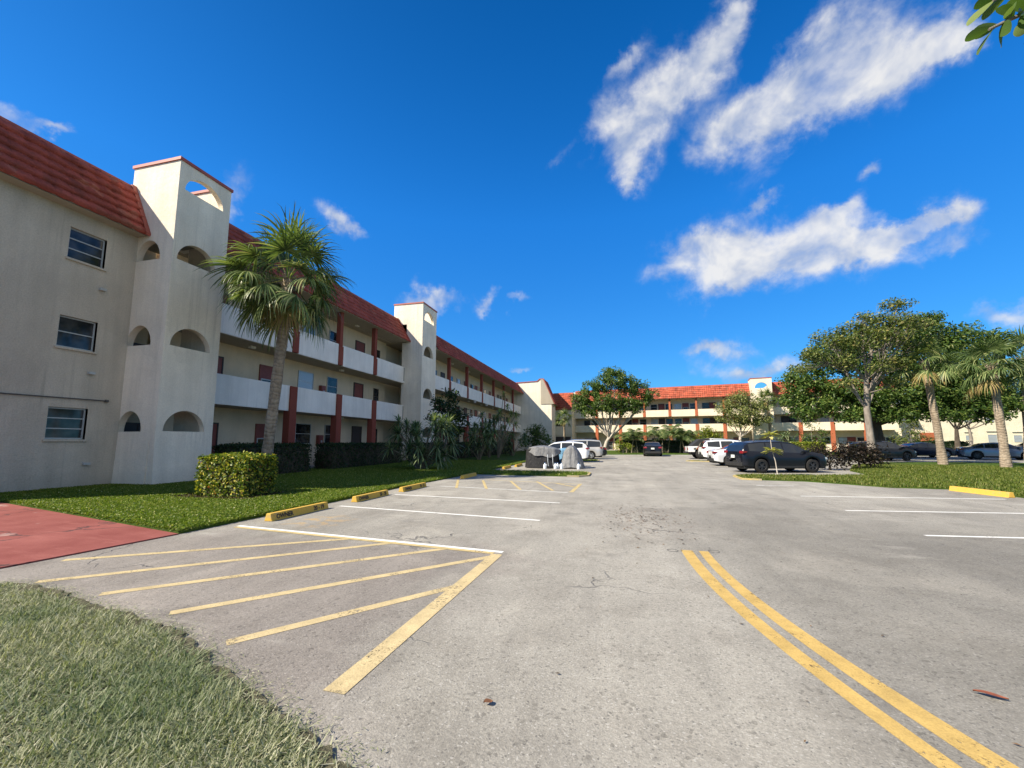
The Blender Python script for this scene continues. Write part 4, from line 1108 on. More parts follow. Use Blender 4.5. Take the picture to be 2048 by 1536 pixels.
tree('shade_tree', 'small round light green tree before the arch tower of the far building', 'tree',
     [(18.6, 72, 0), (18.9, 72, 1.4), (19.0, 72, 2.4)], .24,
     [(19.4, 72, 8.6, 1.9, 1.8, 1.3), (17.4, 72, 7.0, 1.8, 1.8, 1.4), (21.3, 72, 7.0, 2.0, 1.8, 1.5), (19.3, 71.4, 6.0, 2.2, 1.8, 1.4), (22.6, 72, 5.2, 1.2, 1.2, .9), (16.6, 72, 5.2, 1.1, 1.2, .9), (19, 72, 4.6, 1.9, 1.6, .8), (21.2, 72, 4.8, 1.4, 1.4, .8)],
     .26, 420, 'light_olive', 'bark_pale', seed=5, thr=-.22, rtop=.8)
tree('bare_branched_tree', 'tall tree with pale trunk and thin bare branches standing on the right lawn', 'tree',
     [(18.25, 36.1, 0), (18.15, 36, 2.0), (18.1, 36, 4.0), (18.25, 36, 6.2), (18.7, 36, 8.2)], .27,
     [(15.0, 36, 8.3, 1.3, 1.3, .6), (16.2, 36, 9.6, 1.5, 1.3, .7), (18.0, 35.6, 10.2, 1.4, 1.2, .7), (20.0, 36, 10.4, 1.4, 1.3, .7), (20.7, 36, 11.8, 1.35, 1.1, .5), (18.4, 36, 11.0, .8, .7, .4), (19.6, 36, 10.9, 1.1, 1, .5), (17.0, 35.5, 7.6, 1.3, 1.2, .7),
      (19.8, 35.4, 7.4, 1.4, 1.2, .7), (21.3, 36, 8.8, 1.3, 1.2, .7), (14.1, 36.4, 7.3, .9, 1, .5), (19.7, 35.6, 5.9, 1.0, .9, .5), (16.8, 35.4, 6.0, .9, .9, .4), (22.2, 36.2, 10.2, 1.0, 1, .5), (17.6, 34.6, 8.9, 1.5, 1.1, .8), (19.4, 34.6, 9.3, 1.4, 1.1, .7), (18.6, 34.8, 7.0, 1.0, .9, .5), (20.8, 35, 10.2, 1.3, 1.1, .7), (16.0, 35, 8.8, 1.2, 1, .6)],
     .20, 640, 'olive', 'bark_grey', seed=8, thr=-.16, twigs=9, bare=7, rtop=.45, lim=.36, fork=[(18.1, 36, 4.0), (18.25, 36, 6.2), (18.7, 36, 8.2), (18.2, 36, 5.2)])
tree('ficus_tree', 'broad dark green tree with thick forked trunk behind the bare branched tree', 'tree',
     [(23.6, 46, 0), (23.6, 46, 1.6), (23.5, 46, 4.0)], .70,
     [(18.0, 46, 7.4, 2.2, 2.2, 1.7), (17.3, 46, 5.6, 1.5, 1.8, 1.0), (20.6, 46, 9.7, 2.6, 2.4, 1.8), (23.6, 46, 11.2, 2.7, 2.4, 1.6), (27.2, 46, 11.5, 2.8, 2.4, 1.5), (30.4, 46, 10.6, 2.4, 2.3, 1.8), (20.6, 45, 6.4, 2.4, 2, 1.3),
      (24.2, 45, 8.5, 3.0, 2.3, 1.8), (27.8, 45, 8.2, 2.6, 2.2, 1.7), (31.4, 46, 8.2, 2.2, 2, 1.5), (26.4, 44.6, 6.0, 2.6, 2, 1.2), (22.8, 44.6, 5.6, 2.2, 2, 1.1), (29.6, 45, 6.0, 2.1, 2, 1.1), (33.0, 46, 6.6, 1.8, 1.8, 1.2), (28.5, 46, 13.0, 1.4, 1.4, .6), (33.2, 46, 10.8, 1.5, 1.5, .9), (19.2, 45, 4.9, 1.8, 1.8, .9), (22.4, 44.4, 4.6, 1.8, 1.6, .8), (26.2, 44.4, 4.7, 2.0, 1.6, .9), (29.6, 44.6, 4.8, 2.0, 1.6, .9), (32.6, 45, 4.8, 1.7, 1.6, .9), (17.8, 45.6, 4.4, 1.6, 1.6, .7), (21.0, 44.2, 4.0, 1.6, 1.5, .7), (24.4, 43.8, 3.9, 1.8, 1.4, .7), (28.0, 44, 3.9, 1.9, 1.5, .7), (31.0, 44.4, 4.0, 1.8, 1.5, .8)],
     .27, 560, 'ficus', 'bark_dark', seed=11, thr=-.32, rtop=.75, lim=.26, lift=.10, fork=[(23.2, 46, 3.4), (23.6, 46, 4.0), (23.9, 46.2, 3.2)])
tree('street_tree', 'small flat topped tree with thin trunk before the pale building', 'tree',
     [(43.6, 65.5, 0), (43.9, 65.5, 2.0), (43.8, 65.5, 3.2)], .22,
     [(41.6, 65.5, 5.6, 1.8, 1.6, .8), (44.0, 65.5, 6.3, 2.0, 1.8, 1.0), (46.5, 65.5, 5.9, 1.9, 1.6, .8), (49.0, 65.5, 6.4, 1.7, 1.6, .8), (42.5, 65.5, 8.0, 2.0, 1.8, 1.1)],
     .30, 380, 'ficus', 'bark_grey', seed=13, thr=-.2)
tree('shade_tree', 'dark tree mass at the right edge behind the black car', 'tree',
     [(53, 62, 0), (53, 62, 2.6)], .35,
     [(50.6, 62, 6.4, 2.4, 2.2, 1.8), (53.6, 62, 4.6, 2.4, 2.2, 1.8), (54.5, 62, 7.6, 2.8, 2.4, 2.0), (51.6, 62, 9.2, 2.4, 2.2, 1.8), (57.5, 62, 5.6, 2.8, 2.4, 2.4), (55.0, 62, 11, 2.6, 2.2, 1.9), (52.0, 62, 3.0, 1.6, 1.6, 1.1)],
     .32, 330, 'dark', 'bark_dark', seed=17, thr=-.4)
tree('shade_tree', 'dark green tree showing between the two right palms', 'tree',
     [(37.5, 58, 0), (37.6, 58, 3.0)], .28,
     [(36.0, 58, 6.2, 2.2, 2, 1.6), (39.0, 58, 6.6, 2.2, 2, 1.6), (37.5, 58, 8.6, 2.4, 2, 1.6), (40.6, 58, 8.6, 1.9, 1.8, 1.3), (42.4, 58, 6.6, 1.8, 1.8, 1.2)],
     .30, 330, 'dark', 'bark_dark', seed=19, thr=-.3)
tree('shrub', 'dense mottled shrub climbing beside the orange screen panel', 'shrub',
     [(40.3, 70, 0), (40.3, 70, .8)], .12,
     [(38.6, 70, 1.6, 1.5, 1.2, 1.4), (40.6, 70, 2.6, 1.6, 1.2, 1.8), (42.0, 70, 1.5, 1.2, 1.2, 1.2), (40.0, 70, 4.4, 1.3, 1.0, 1.2)], .24, 330, 'olive', 'bark_grey', seed=23, thr=-.1)
tree('broadleaf_tree', 'dark broad leaved tree before the second stair tower behind the strap leaved shrub', 'tree',
     [(-13.2, 31, 0), (-13.1, 31, 1.6), (-13.0, 31, 2.6)], .13,
     [(-13.3, 31, 4.6, 1.2, 1.2, .9), (-12.4, 31, 3.6, 1.2, 1.1, .8), (-13.9, 31, 3.6, 1.0, 1.0, .7), (-12.9, 31, 5.4, .8, .8, .5), (-11.7, 31.3, 2.8, .9, .9, .6), (-12.6, 30.7, 2.5, 1.1, 1, .6)],
     .30, 420, 'dark', 'bark_grey', seed=29, thr=-.2, aspect=.42)
tree('shrub', 'rounded dark green shrub below the bare end wall of the left building', 'shrub',
     [(-11.2, 60, 0), (-11.2, 60, .8)], .14,
     [(-12.4, 60, 1.7, 1.5, 1.4, 1.4), (-10.4, 60, 1.8, 1.6, 1.4, 1.5), (-11.3, 60, 3.2, 1.6, 1.4, 1.1)], .26, 420, 'ficus', 'bark_dark', seed=31, thr=-.35)
tree('shrub', 'bright yellow green shrub at the foot of the far gallery', 'shrub',
     [(13.6, 69, 0), (13.6, 69, .8)], .1, [(12.8, 69, 2.0, 1.3, 1.2, 1.3), (14.5, 69, 2.2, 1.4, 1.2, 1.3), (13.7, 69, 3.4, 1.1, 1, .8)], .26, 420, 'yellowgreen', 'bark_grey', seed=37, thr=-.3)
tree('shrub', 'loose green shrub behind the roof of the navy car', 'shrub',
     [(26.4, 66, 0), (26.4, 66, 1)], .1, [(25.2, 66, 1.9, 1.4, 1.2, 1.0), (27.4, 66, 2.4, 1.5, 1.2, 1.3), (26.4, 66, 4.2, 1.2, 1, .9)], .24, 260, 'ficus', 'bark_pale', seed=41, thr=-.05)
tree('shrub', 'dark brown leaved shrub close to the front of the navy car', 'shrub', [(11.9, 27.8, 0), (11.9, 27.8, .4)], .07,
     [(11.3, 27.6, .75, .8, .8, .65), (12.4, 27.9, .85, .9, .8, .75), (11.8, 28.3, 1.15, .7, .7, .5)], .15, 900, 'hedge_brown', 'bark_dark', seed=51, thr=-.5)
tree('shrub', 'wide dark brown leaved shrub between the navy car and the bare branched tree', 'shrub', [(14.0, 29.2, 0), (14.0, 29.2, .4)], .07,
     [(13.3, 28.8, .7, .9, .8, .65), (14.5, 29.2, .85, 1.0, .9, .75), (13.9, 29.6, 1.25, .8, .7, .5), (15.4, 30.3, .7, .8, .8, .6)], .15, 900, 'hedge_brown', 'bark_dark', seed=52, thr=-.5)
tree('shrub', 'dark shrub at the foot of the bare branched tree', 'shrub', [(16.9, 34.6, 0), (16.9, 34.6, .4)], .07,
     [(16.2, 34.2, .7, .9, .8, .65), (17.2, 34.8, .9, .9, .8, .8)], .15, 800, 'hedge_brown', 'bark_dark', seed=53, thr=-.45)
tree('shrub', 'low green shrub beside the silver minivan', 'shrub',
     [(1.0, 60, 0), (1.0, 60, .5)], .08, [(.4, 60, 1.1, .9, .9, .9), (1.6, 60, .9, .8, .8, .7)], .2, 500, 'yellowgreen', 'bark_grey', seed=43, thr=-.2)

# ---- palms
class SM:   # strip mesh accumulator
    def __init__(s): s.V = []; s.F = []; s.mi = []
    def strip(s, pts, sides, widths, mi=0):
        i0 = len(s.V)
        for p, sd, w in zip(pts, sides, widths):
            s.V.append(p - sd*(w/2)); s.V.append(p + sd*(w/2))
        for k in range(len(pts)-1):
            a = i0+2*k; s.F.append((a, a+1, a+3, a+2)); s.mi.append(mi)
    def build(s, name, mats, parent): return np_mesh(name, np.array([tuple(v) for v in s.V]), np.array(s.F), mats, parent, s.mi)

def fan_palm(label, trunk, r0, crown_r, nfr, nleaf, seed, group, mats=('palm', 'palm_dry'), dry=.08, low=-60, wid=.045):
    rr = random.Random(seed)
    t = thing('palm_tree', trunk[0], label, 'palm', group)
    b = MB(); n = len(trunk); pts = []
    for k in range(n-1):
        for j in range(4): pts.append(Vector(trunk[k]).lerp(Vector(trunk[k+1]), j/4))
    pts.append(Vector(trunk[-1]))
    rad = [r0*(1.35 - .35*min(1, i/3.))*(1 + .05*math.sin(i*2.1)) for i in range(len(pts))]
    b.tube([pts[0]-Vector((0, 0, .15))] + pts, [rad[0]*1.15] + rad, 12)
    # old leaf bases under the crown
    top = pts[-1]
    for k in range(26):
        a = rr.uniform(0, 6.28); z = -rr.uniform(0, .18*crown_r)
        p = top + Vector((math.cos(a)*r0*.8, math.sin(a)*r0*.8, z)); e = p + Vector((math.cos(a)*.16, math.sin(a)*.16, .26))
        b.tube([p, e], [.035, .02], 4)
    b.build('trunk', M['bark_palm'], t, smooth=50)
    s = SM(); up = Vector((0, 0, 1))
    for k in range(nfr):
        az = k*2.39996 + rr.uniform(-.55, .55)
        fr = (k+.5)/nfr
        el = R(84 - (84-low)*fr**.9) + rr.uniform(-.18, .18)
        D = Vector((math.cos(az)*math.cos(el), math.sin(az)*math.cos(el), math.sin(el)))
        isdry = 1 if (fr > 1-dry and rr.random() < .8) else 0
        pl = crown_r*rr.uniform(.36, .60); Rf = crown_r*rr.uniform(.42, .54)
        sag = .10 + .22*math.cos(el)
        p0 = top + D*.12
        ps = []
        for j in range(5):
            u = j/4; ps.append(p0 + D*(pl*u) - up*(sag*pl*u*u*.55))
        F = (ps[-1]-ps[-2]).normalized()
        S = F.cross(up)
        if S.length < .1: S = Vector((1, 0, 0))
        S.normalize(); Nn = S.cross(F).normalized()
        tw = rr.uniform(-.5, .5); S2 = (S*math.cos(tw) + Nn*math.sin(tw)); Nn = (Nn*math.cos(tw) - S*math.sin(tw)); S = S2
        s.strip(ps, [S]*5, [.05, .042, .036, .03, .028], isdry)
        droop = (.36 + .60*fr)*rr.uniform(.65, 1.25)
        for j in range(nleaf):
            ph = R(-118 + 236*j/(nleaf-1)) + rr.uniform(-.03, .03)
            dl = (F*math.cos(ph) + S*math.sin(ph) - Nn*(.30*abs(math.sin(ph)))).normalized()
            Lf = Rf*(.80 + .28*math.cos(ph*.7))*rr.uniform(.85, 1.08)
            bs = ps[-1] - F*.02
            wv_ = dl.cross(Nn)
            if wv_.length < .05: wv_ = S.copy()
            wv_.normalize()
            q = [bs.copy()]; us = (0, .3, .52, .7, .86, 1.0); jit = Vector((rr.uniform(-1, 1), rr.uniform(-1, 1), rr.uniform(-.4, .4)))*.16
            for u0, u1 in zip(us, us[1:]):
                k = min(.96, droop*max(0, (u1-.28)/.72)**1.1)
                q.append(q[-1] + (dl*(1-k) - up*k + jit*u1).normalized()*(Lf*(u1-u0)))
            sc = wid*Rf/1.3
            s.strip(q, [wv_]*6, [sc*.55, sc*1.0, sc*.9, sc*.65, sc*.4, sc*.06], isdry)
    s.build('crown', [M[mats[0]], M[mats[1]]], t)
    return t

fan_palm('tall leaning fan palm with full drooping crown before the first gallery', [(-13.9, 14.05, 0), (-13.62, 14.0, 1.2), (-13.48, 14.0, 3.0), (-13.30, 14.0, 5.3), (-13.12, 14.0, 6.9), (-13.15, 14.0, 8.35)], .205, 2.8, 48, 36, 4, 'fan palms', low=-60, wid=.055, dry=.05)
fan_palm('fan palm on the right lawn, left of the palm beside the grey sedan', [(22.35, 36, 0), (22.25, 36, 2.5), (22.1, 36, 4.6), (21.95, 36, 7.4)], .215, 2.5, 36, 24, 9, 'fan palms', low=-40, wid=.07)
fan_palm('fan palm on the right lawn before the grey blue sedan', [(23.0, 32, 0), (23.0, 32, 2.0), (22.95, 32, 4.2), (22.95, 32, 6.3)], .20, 2.35, 36, 26, 12, 'fan palms', low=-42, wid=.07)
fan_palm('tall fan palm cut by the right edge of the picture behind the other two', [(34.0, 45, 0), (34.2, 45, 4), (34.4, 45, 8.8)], .26, 3.0, 38, 22, 15, 'fan palms', low=-45, wid=.085)
fan_palm('slim fan palm beside the arch tower of the far building', [(23.6, 73.5, 0), (23.7, 73.5, 4), (23.6, 73.5, 8.3)], .19, 2.1, 26, 16, 18, 'fan palms', low=-40, wid=.12)
fan_palm('small slim palm at the corner where the two buildings meet', [(-8.5, 70, 0), (-8.3, 70, 3), (-8.3, 70, 5.6)], .17, 1.9, 24, 14, 21, 'fan palms', low=-45, wid=.12)

def feather_palm(label, stems, h, nfr, seed):
    rr = random.Random(seed); up = Vector((0, 0, 1))
    t = thing('feather_palm', (*stems[0], 0), label, 'palm', 'feather palms before the far building')
    s = SM(); b = MB()
    for (x, y) in stems:
        hh = h*rr.uniform(.35, .6); lean = Vector((rr.uniform(-.5, .5), rr.uniform(-.3, .3), 0))
        top = Vector((x, y, hh)) + lean
        b.tube([(x, y, -.05), Vector((x, y, hh*.5))+lean*.4, top], [.09, .07, .06], 6)
        for k in range(nfr):
            az = rr.uniform(0, 6.28); el = rr.uniform(.25, 1.35); L = h*rr.uniform(.5, .75)
            D = Vector((math.cos(az)*math.cos(el), math.sin(az)*math.cos(el), math.sin(el)))
            sp = [top + D*(L*u) - up*(L*.55*u**2.2) for u in [i/9 for i in range(10)]]
            S = D.cross(up).normalized()
            s.strip(sp, [S]*10, [.05]*6 + [.035]*4)
            for i in range(1, 10):
                T = (sp[i]-sp[i-1]).normalized()
                for q in (0, .5):
                    bp = sp[i-1].lerp(sp[i], q)
                    for sg in (-1, 1):
                        ll = L*.28*(1 - .5*abs(i/9-.4))
                        e = bp + (S*sg*.85 + T*.5 - up*.35).normalized()*ll
                        s.strip([bp, bp.lerp(e, .5)+up*.03, e - up*ll*.12], [T]*3, [.07, .08, .015])
    b.build('stem', M['stem'], t); s.build('crown', [M['hedge_brown' if False else 'palm']], t)
    return t
feather_palm('clump of feather palms left of the dark sedan at the far end', [(2.2, 63), (3.1, 63.4), (1.5, 63.3)], 4.2, 8, 2)
feather_palm('clump of feather palms right behind the dark sedan', [(6.4, 62.5), (7.2, 63), (5.7, 63)], 5.0, 9, 3)
feather_palm('clump of feather palms before the last hedge columns right of the dark sedan', [(9.4, 62.5), (10.3, 63), (8.8, 63.2)], 4.8, 9, 4)

# ---- strap leaved shrubs
def rosette(s, c, D, r, n, w, rr, droop=.35):
    up = Vector((0, 0, 1)); D = Vector(D).normalized()
    A = D.cross(Vector((.3, .9, .1))).normalized(); B = D.cross(A)
    for k in range(n):
        az = k*2.4 + rr.uniform(-.3, .3); el = R(85 - 115*(k+.5)/n)
        d = (A*math.cos(az) + B*math.sin(az))*math.cos(el) + D*math.sin(el)
        L = r*rr.uniform(.8, 1.15)
        sd = d.cross(up)
        if sd.length < .1: sd = A.copy()
        sd.normalize()
        s.strip([c + d*(L*u) - up*(droop*L*u*u) for u in (0, .35, .7, 1)], [sd]*4, [w*.6, w, w*.8, w*.1])

def dracaena(name, label, base, stems, r, n, w, seed, mat='dracaena', group=None):
    """stems: list of (dx,dy,z) head positions"""
    rr = random.Random(seed); t = thing(name, base, label, 'plant', group)
    b = MB(); s = SM(); B0 = Vector(base)
    for (dx, dy, z) in stems:
        e = B0 + Vector((dx, dy, z)); m = B0 + Vector((dx*.35 + rr.uniform(-.1, .1), dy*.35, z*.55))
        b.tube(curve3(B0 + Vector((dx*.06, dy*.06, -.05)), m, e, 6), [.055, .05, .045, .04, .035, .03, .028], 6)
        rosette(s, e, (e-m)*.6 + Vector((0, 0, .5)), r*rr.uniform(.85, 1.15), n, w, rr)
    b.build('stem', M['stem'], t); s.build('foliage', [M[mat]], t)
    return t
rr = random.Random(5)
dracaena('strap_leaved_shrub', 'big shrub of many spiky strap leaved heads on the shaded lawn', (-11.0, 22.3, 0),
         [(rr.uniform(-1.5, 1.7), rr.uniform(-1., 1.), rr.uniform(.9, 2.9)) for k in range(30)] + [(1.25, -.3, .55), (1.5, 0, .9)], .82, 40, .075, 6)
dracaena('strap_leaved_shrub', 'shaded spiky shrub halfway along the second gallery', (-12.0, 36, 0),
         [(rr.uniform(-1.3, 1.3), rr.uniform(-.9, .9), rr.uniform(.8, 3.4)) for k in range(20)], .85, 30, .10, 7)
dracaena('strap_leaved_shrub', 'tall thin stemmed plant with pale sunlit leaf heads before the second gallery', (-11.4, 40, 0),
         [(.2, 0, 4.5), (.9, .3, 5.1), (1.4, 0, 4.4), (.5, .4, 6.3), (1.8, .3, 4.3), (1.9, -.2, 3.3), (1.2, -.4, 3.6)], .66, 26, .10, 8, 'dracaena_lit')
dracaena('strap_leaved_shrub', 'dark spiky plant left of the tall pale headed plant', (-12.6, 41, 0),
         [(rr.uniform(-1.4, 1.4), rr.uniform(-.8, .8), rr.uniform(1.0, 4.6)) for k in range(18)], .85, 28, .10, 9)
dracaena('strap_leaved_shrub', 'dark green strap leaved clump at the end of the second gallery hedge', (-11.6, 47, 0),
         [(rr.uniform(-1.4, 1.4), rr.uniform(-.8, .8), rr.uniform(.6, 3.4)) for k in range(18)], .9, 26, .11, 10)
dracaena('strap_leaved_shrub', 'grey green spiky clump before the right gallery of the far building', (24.2, 67, 0),
         [(rr.uniform(-2.0, 1.8), rr.uniform(-.6, .6), rr.uniform(.8, 2.6)) for k in range(10)], 1.1, 20, .10, 11)

# sapling on the right island: bare stem with two tiers of broad yellow leaves
sp = thing('sapling', (7.36, 22.4, 0), 'young sapling with thin stem and two tiers of yellow green leaves beside the navy car', 'sapling')
b = MB(); b.tube([(7.42, 22.4, -.05), (7.36, 22.4, .7), (7.24, 22.4, 1.25), (7.20, 22.4, 1.95)], [.024, .02, .017, .012], 6); b.build('stem', M['bark_pale'], sp)
r = np.random.default_rng(4); Q = []
for (cx, cz, n, L) in ((7.20, 1.95, 22, .44), (7.25, 1.22, 26, .50)):
    for k in range(n):
        a = k*2.4; el = r.uniform(-.5, .7)
        d = np.array([math.cos(a)*math.cos(el), math.sin(a)*math.cos(el), math.sin(el)]); s_ = unit(np.cross(d, [0, 0, 1.]))
        c0 = np.array([cx, 22.4, cz + r.uniform(-.08, .08)]); LL = L*r.uniform(.7, 1.1)
        Q.append([c0, c0 + d*LL*.6 + s_*LL*.19, c0 + d*LL + [0, 0, -.07], c0 + d*LL*.6 - s_*LL*.19])
quads('foliage', np.array(Q), M['croton'], sp)

# overhanging leafy branch, upper right, a few metres from the camera
br = thing('leafy_branch', (2.9, 2.9, 4.4), 'leafy branch end with thick rounded leaves hanging into the upper right corner', 'branch')
b = MB(); Bp = [Vector((3.6, 3.0, 4.65)), Vector((2.85, 2.85, 4.30)), Vector((2.32, 2.70, 4.00)), Vector((2.06, 2.62, 3.86))]
b.tube(Bp, [.035, .022, .013, .007], 7)
b.tube([Bp[1], Vector((2.7, 2.75, 4.0)), Vector((2.38, 2.66, 3.80))], [.014, .011, .006], 6)
b.tube([Bp[1], Vector((2.5, 2.9, 4.35)), Vector((2.2, 2.75, 4.15))], [.014, .011, .006], 6)
b.build('twig', M['bark_grey'], br)
rr = random.Random(12); lv = SM()
def big_leaf(p, d, L, wd, tilt):
    d = Vector(d).normalized(); sd = d.cross(Vector((0, 0, 1))); sd.normalize(); nn = sd.cross(d)
    sd = sd*math.cos(tilt) + nn*math.sin(tilt); nn = sd.cross(d)
    us = (0, .08, .2, .38, .58, .76, .9, .97, 1.0); ws = (.04, .22, .52, .82, 1.0, .96, .7, .42, .06)
    i0 = len(lv.V)
    for u, w_ in zip(us, ws):
        c = Vector(p) + d*(L*u) - nn*(.10*L*u*u)
        for e in (-1, 0, 1): lv.V.append(c + sd*(e*wd*.5*w_) + nn*(.14*wd*abs(e)*w_))
    for k in range(len(us)-1):
        for e in (0, 1):
            a = i0 + 3*k + e; lv.F.append((a, a+1, a+4, a+3)); lv.mi.append(0)
axis = [(Bp[3], Bp[2]-Bp[3]), (Vector((2.38, 2.66, 3.80)), Vector((.3, .1, .22))), (Vector((2.2, 2.75, 4.15)), Vector((.3, .15, .2)))]
for tip, back in axis:
    for k in range(17):
        u = k/16.
        p = tip + back.normalized()*(.02 + .42*u)
        out = Vector((rr.gauss(0, 1), rr.gauss(0, 1), rr.gauss(0, .8))); f = -back.normalized()
        d = f*(1.1 - .5*u) + (out - f*out.dot(f)).normalized()*.9
        big_leaf(p, d, rr.uniform(.11, .165), rr.uniform(.052, .07), rr.uniform(-1.0, 1.0))
lv.build('foliage', [M['grape']], br)

# leaves on the asphalt
def flat_leaf(name, c, L, w, rz, mat, label, curl=.3):
    t = MB(); n = 8; idx = []
    for i in range(n+1):
        u = i/n; ww = w*math.sin(math.pi*min(1, u*.97+.015))**.8
        idx.append([t.pt(((u-.5)*L, e*ww/2, .012 + curl*w*(abs(e)*.55 + .25*math.sin(u*5)))) for e in (-1, 0, 1)])
    for i in range(n):
        for e in (0, 1): t.face([idx[i][e], idx[i][e+1], idx[i+1][e+1], idx[i+1][e]])
    o = t.build(name, M[mat], None, smooth=180)
    o.location = (c[0], c[1], .005); o.rotation_euler = (0, 0, rz)
    return tag(o, label, 'leaf', 'dry leaves on the asphalt')
flat_leaf('fallen_leaf', (2.25, 3.45), .155, .045, -.35, 'leaf_red', 'long dry reddish leaf lying right of the double yellow line')
flat_leaf('fallen_leaf', (-.80, 2.62), .06, .045, .6, 'leaf_brown', 'small curled brown leaf on the asphalt near the bottom edge')
r = np.random.default_rng(21)
n1 = 260; n2 = 130
Px = np.concatenate([r.normal(.55, .55, n1), r.uniform(-.5, 4.5, n2)]); Py = np.concatenate([r.normal(9.2, 1.0, n1), r.uniform(2.2, 12, n2)])
Pq = np.stack([Px, Py, np.full(n1+n2, .012)], 1)
tag(quads('leaf_litter', leaf_quads(Pq, r.normal(size=Pq.shape)*.12 + [0, 0, 1], np.concatenate([np.full(n1, .062), np.full(n2, .035)]), .45, r, .05), M['litter']), 'scattered small dark leaves and leaf bits on the aisle asphalt', 'leaf litter', kind='stuff')

# ------------------------------------------------------------------ vehicles
def car_paint(name, col, metal=.0, rough=.3, dark=False):
    t = NT(name); p = t.obj()
    f = t.mr(t.noise(p, 2.5, 4), .3, .7, .93, 1.05)
    z = t.n('SeparateXYZ', {0: p}).outputs[2]
    dust = t.m('MULTIPLY', t.mr(z, .2, .7, .16, .015), t.mr(t.noise(p, 9, 4), .3, .7, .5, 1.))
    c = t.mix(t.m('MULTIPLY', dust, .25) if dark else dust, t.scale(col, f), (.30, .28, .24))
    return t.done(t.pr(c, rough, metal=metal, coat=.35 if dark else 1., coatr=.04, spec=.25 if dark else .5))
M['p_white'] = car_paint('white_car_paint', (.78, .78, .77))
M['p_silverwhite'] = car_paint('pale_silver_paint', (.66, .67, .68), .2)
M['p_silver'] = car_paint('champagne_silver_paint', (.48, .46, .43), .35)
M['p_navy'] = car_paint('navy_car_paint', (.004, .005, .010), dark=True)
M['p_black'] = car_paint('black_car_paint', (.007, .007, .008), dark=True)
M['p_blue'] = car_paint('dark_blue_car_paint', (.007, .013, .035), dark=True)
M['p_greyblue'] = car_paint('grey_blue_car_paint', (.16, .20, .27), .4)
M['glass'] = simple('car_glass', (.012, .014, .016), .05, .1, 2, spec=.9)
M['trim'] = simple('black_plastic_trim', (.018, .018, .018), .6, .15, 12)
M['tyre'] = simple('tyre_rubber', (.022, .021, .02), .85, .2, 20, spec=.2)
M['rim'] = simple('alloy_rim', (.52, .53, .54), .3, .1, 10, metal=.7)
M['rim_dark'] = simple('dark_alloy_rim', (.06, .06, .065), .35, .2, 10, metal=.6)
M['tail'] = simple('red_lamp_lens', (.20, .008, .010), .2, .1, 8, coat=1)
M['lens'] = simple('clear_lamp_lens', (.62, .64, .66), .12, .1, 8, metal=.3, coat=1)
M['plate'] = simple('licence_plate', (.62, .64, .60), .5, .1, 20)
M['soft_top'] = simple('black_soft_top', (.02, .02, .021), .8, .25, 10)

def lerp_pts(pts, x):
    if x <= pts[0][0]: return pts[0][1]
    for (a, b), (c, d) in zip(pts, pts[1:]):
        if x <= c:
            u = (x-a)/(c-a); return b + (d-b)*(u*u*(3-2*u)*.5 + u*.5)
    return pts[-1][1]

CARS = {
 'sedan': dict(L=4.75, W=1.82, H=1.45, top=[(-2.37, .72), (-2.33, .98), (-2.2, 1.06), (-1.7, 1.10), (-.95, 1.39), (-.25, 1.45), (.35, 1.41), (1.28, 1.0), (2.0, .86), (2.28, .70), (2.37, .52)],
               belt=[(-2.37, .94), (-1, .98), (1.3, .90), (2.3, .8)], gl=(-1.62, 1.12), ws=(.40, 1.24), rw=(-1.66, -.98), pil=(-.95, -.10), ax=(-1.42, 1.40), wr=.335, rock=.24, bumper=(.36, .72)),
 'suv': dict(L=4.75, W=1.90, H=1.72, top=[(-2.37, .85), (-2.35, 1.12), (-2.16, 1.50), (-1.95, 1.63), (-1.2, 1.71), (-.3, 1.72), (.45, 1.64), (1.30, 1.16), (2.05, 1.02), (2.3, .82), (2.37, .6)],
             belt=[(-2.37, 1.16), (-1, 1.10), (1.3, 1.03), (2.3, .95)], gl=(-2.0, 1.15), ws=(.50, 1.27), rw=(-2.34, -2.02), pil=(-1.05, -.12), ax=(-1.38, 1.42), wr=.37, rock=.30, bumper=(.42, .80)),
 'hatch': dict(L=4.35, W=1.80, H=1.58, top=[(-2.17, .8), (-2.15, 1.05), (-1.95, 1.38), (-1.72, 1.50), (-1.0, 1.57), (-.2, 1.58), (.45, 1.50), (1.22, 1.08), (1.85, .95), (2.1, .76), (2.17, .55)],
             belt=[(-2.17, 1.10), (-1, 1.03), (1.2, .97), (2.1, .88)], gl=(-1.75, 1.06), ws=(.48, 1.2), rw=(-2.13, -1.75), pil=(-1.0, -.12), ax=(-1.28, 1.30), wr=.34, rock=.27, bumper=(.40, .76)),
 'van': dict(L=5.0, W=1.95, H=1.76, top=[(-2.5, .85), (-2.48, 1.1), (-2.36, 1.55), (-2.2, 1.70), (-1.4, 1.76), (0, 1.76), (.7, 1.66), (1.62, 1.14), (2.2, .98), (2.45, .78), (2.5, .56)],
             belt=[(-2.5, 1.08), (1.5, 1.0), (2.4, .9)], gl=(-2.3, 1.42), ws=(.75, 1.58), rw=(-2.47, -2.3), pil=(-1.15, .05), ax=(-1.50, 1.52), wr=.34, rock=.26, bumper=(.38, .78)),
}

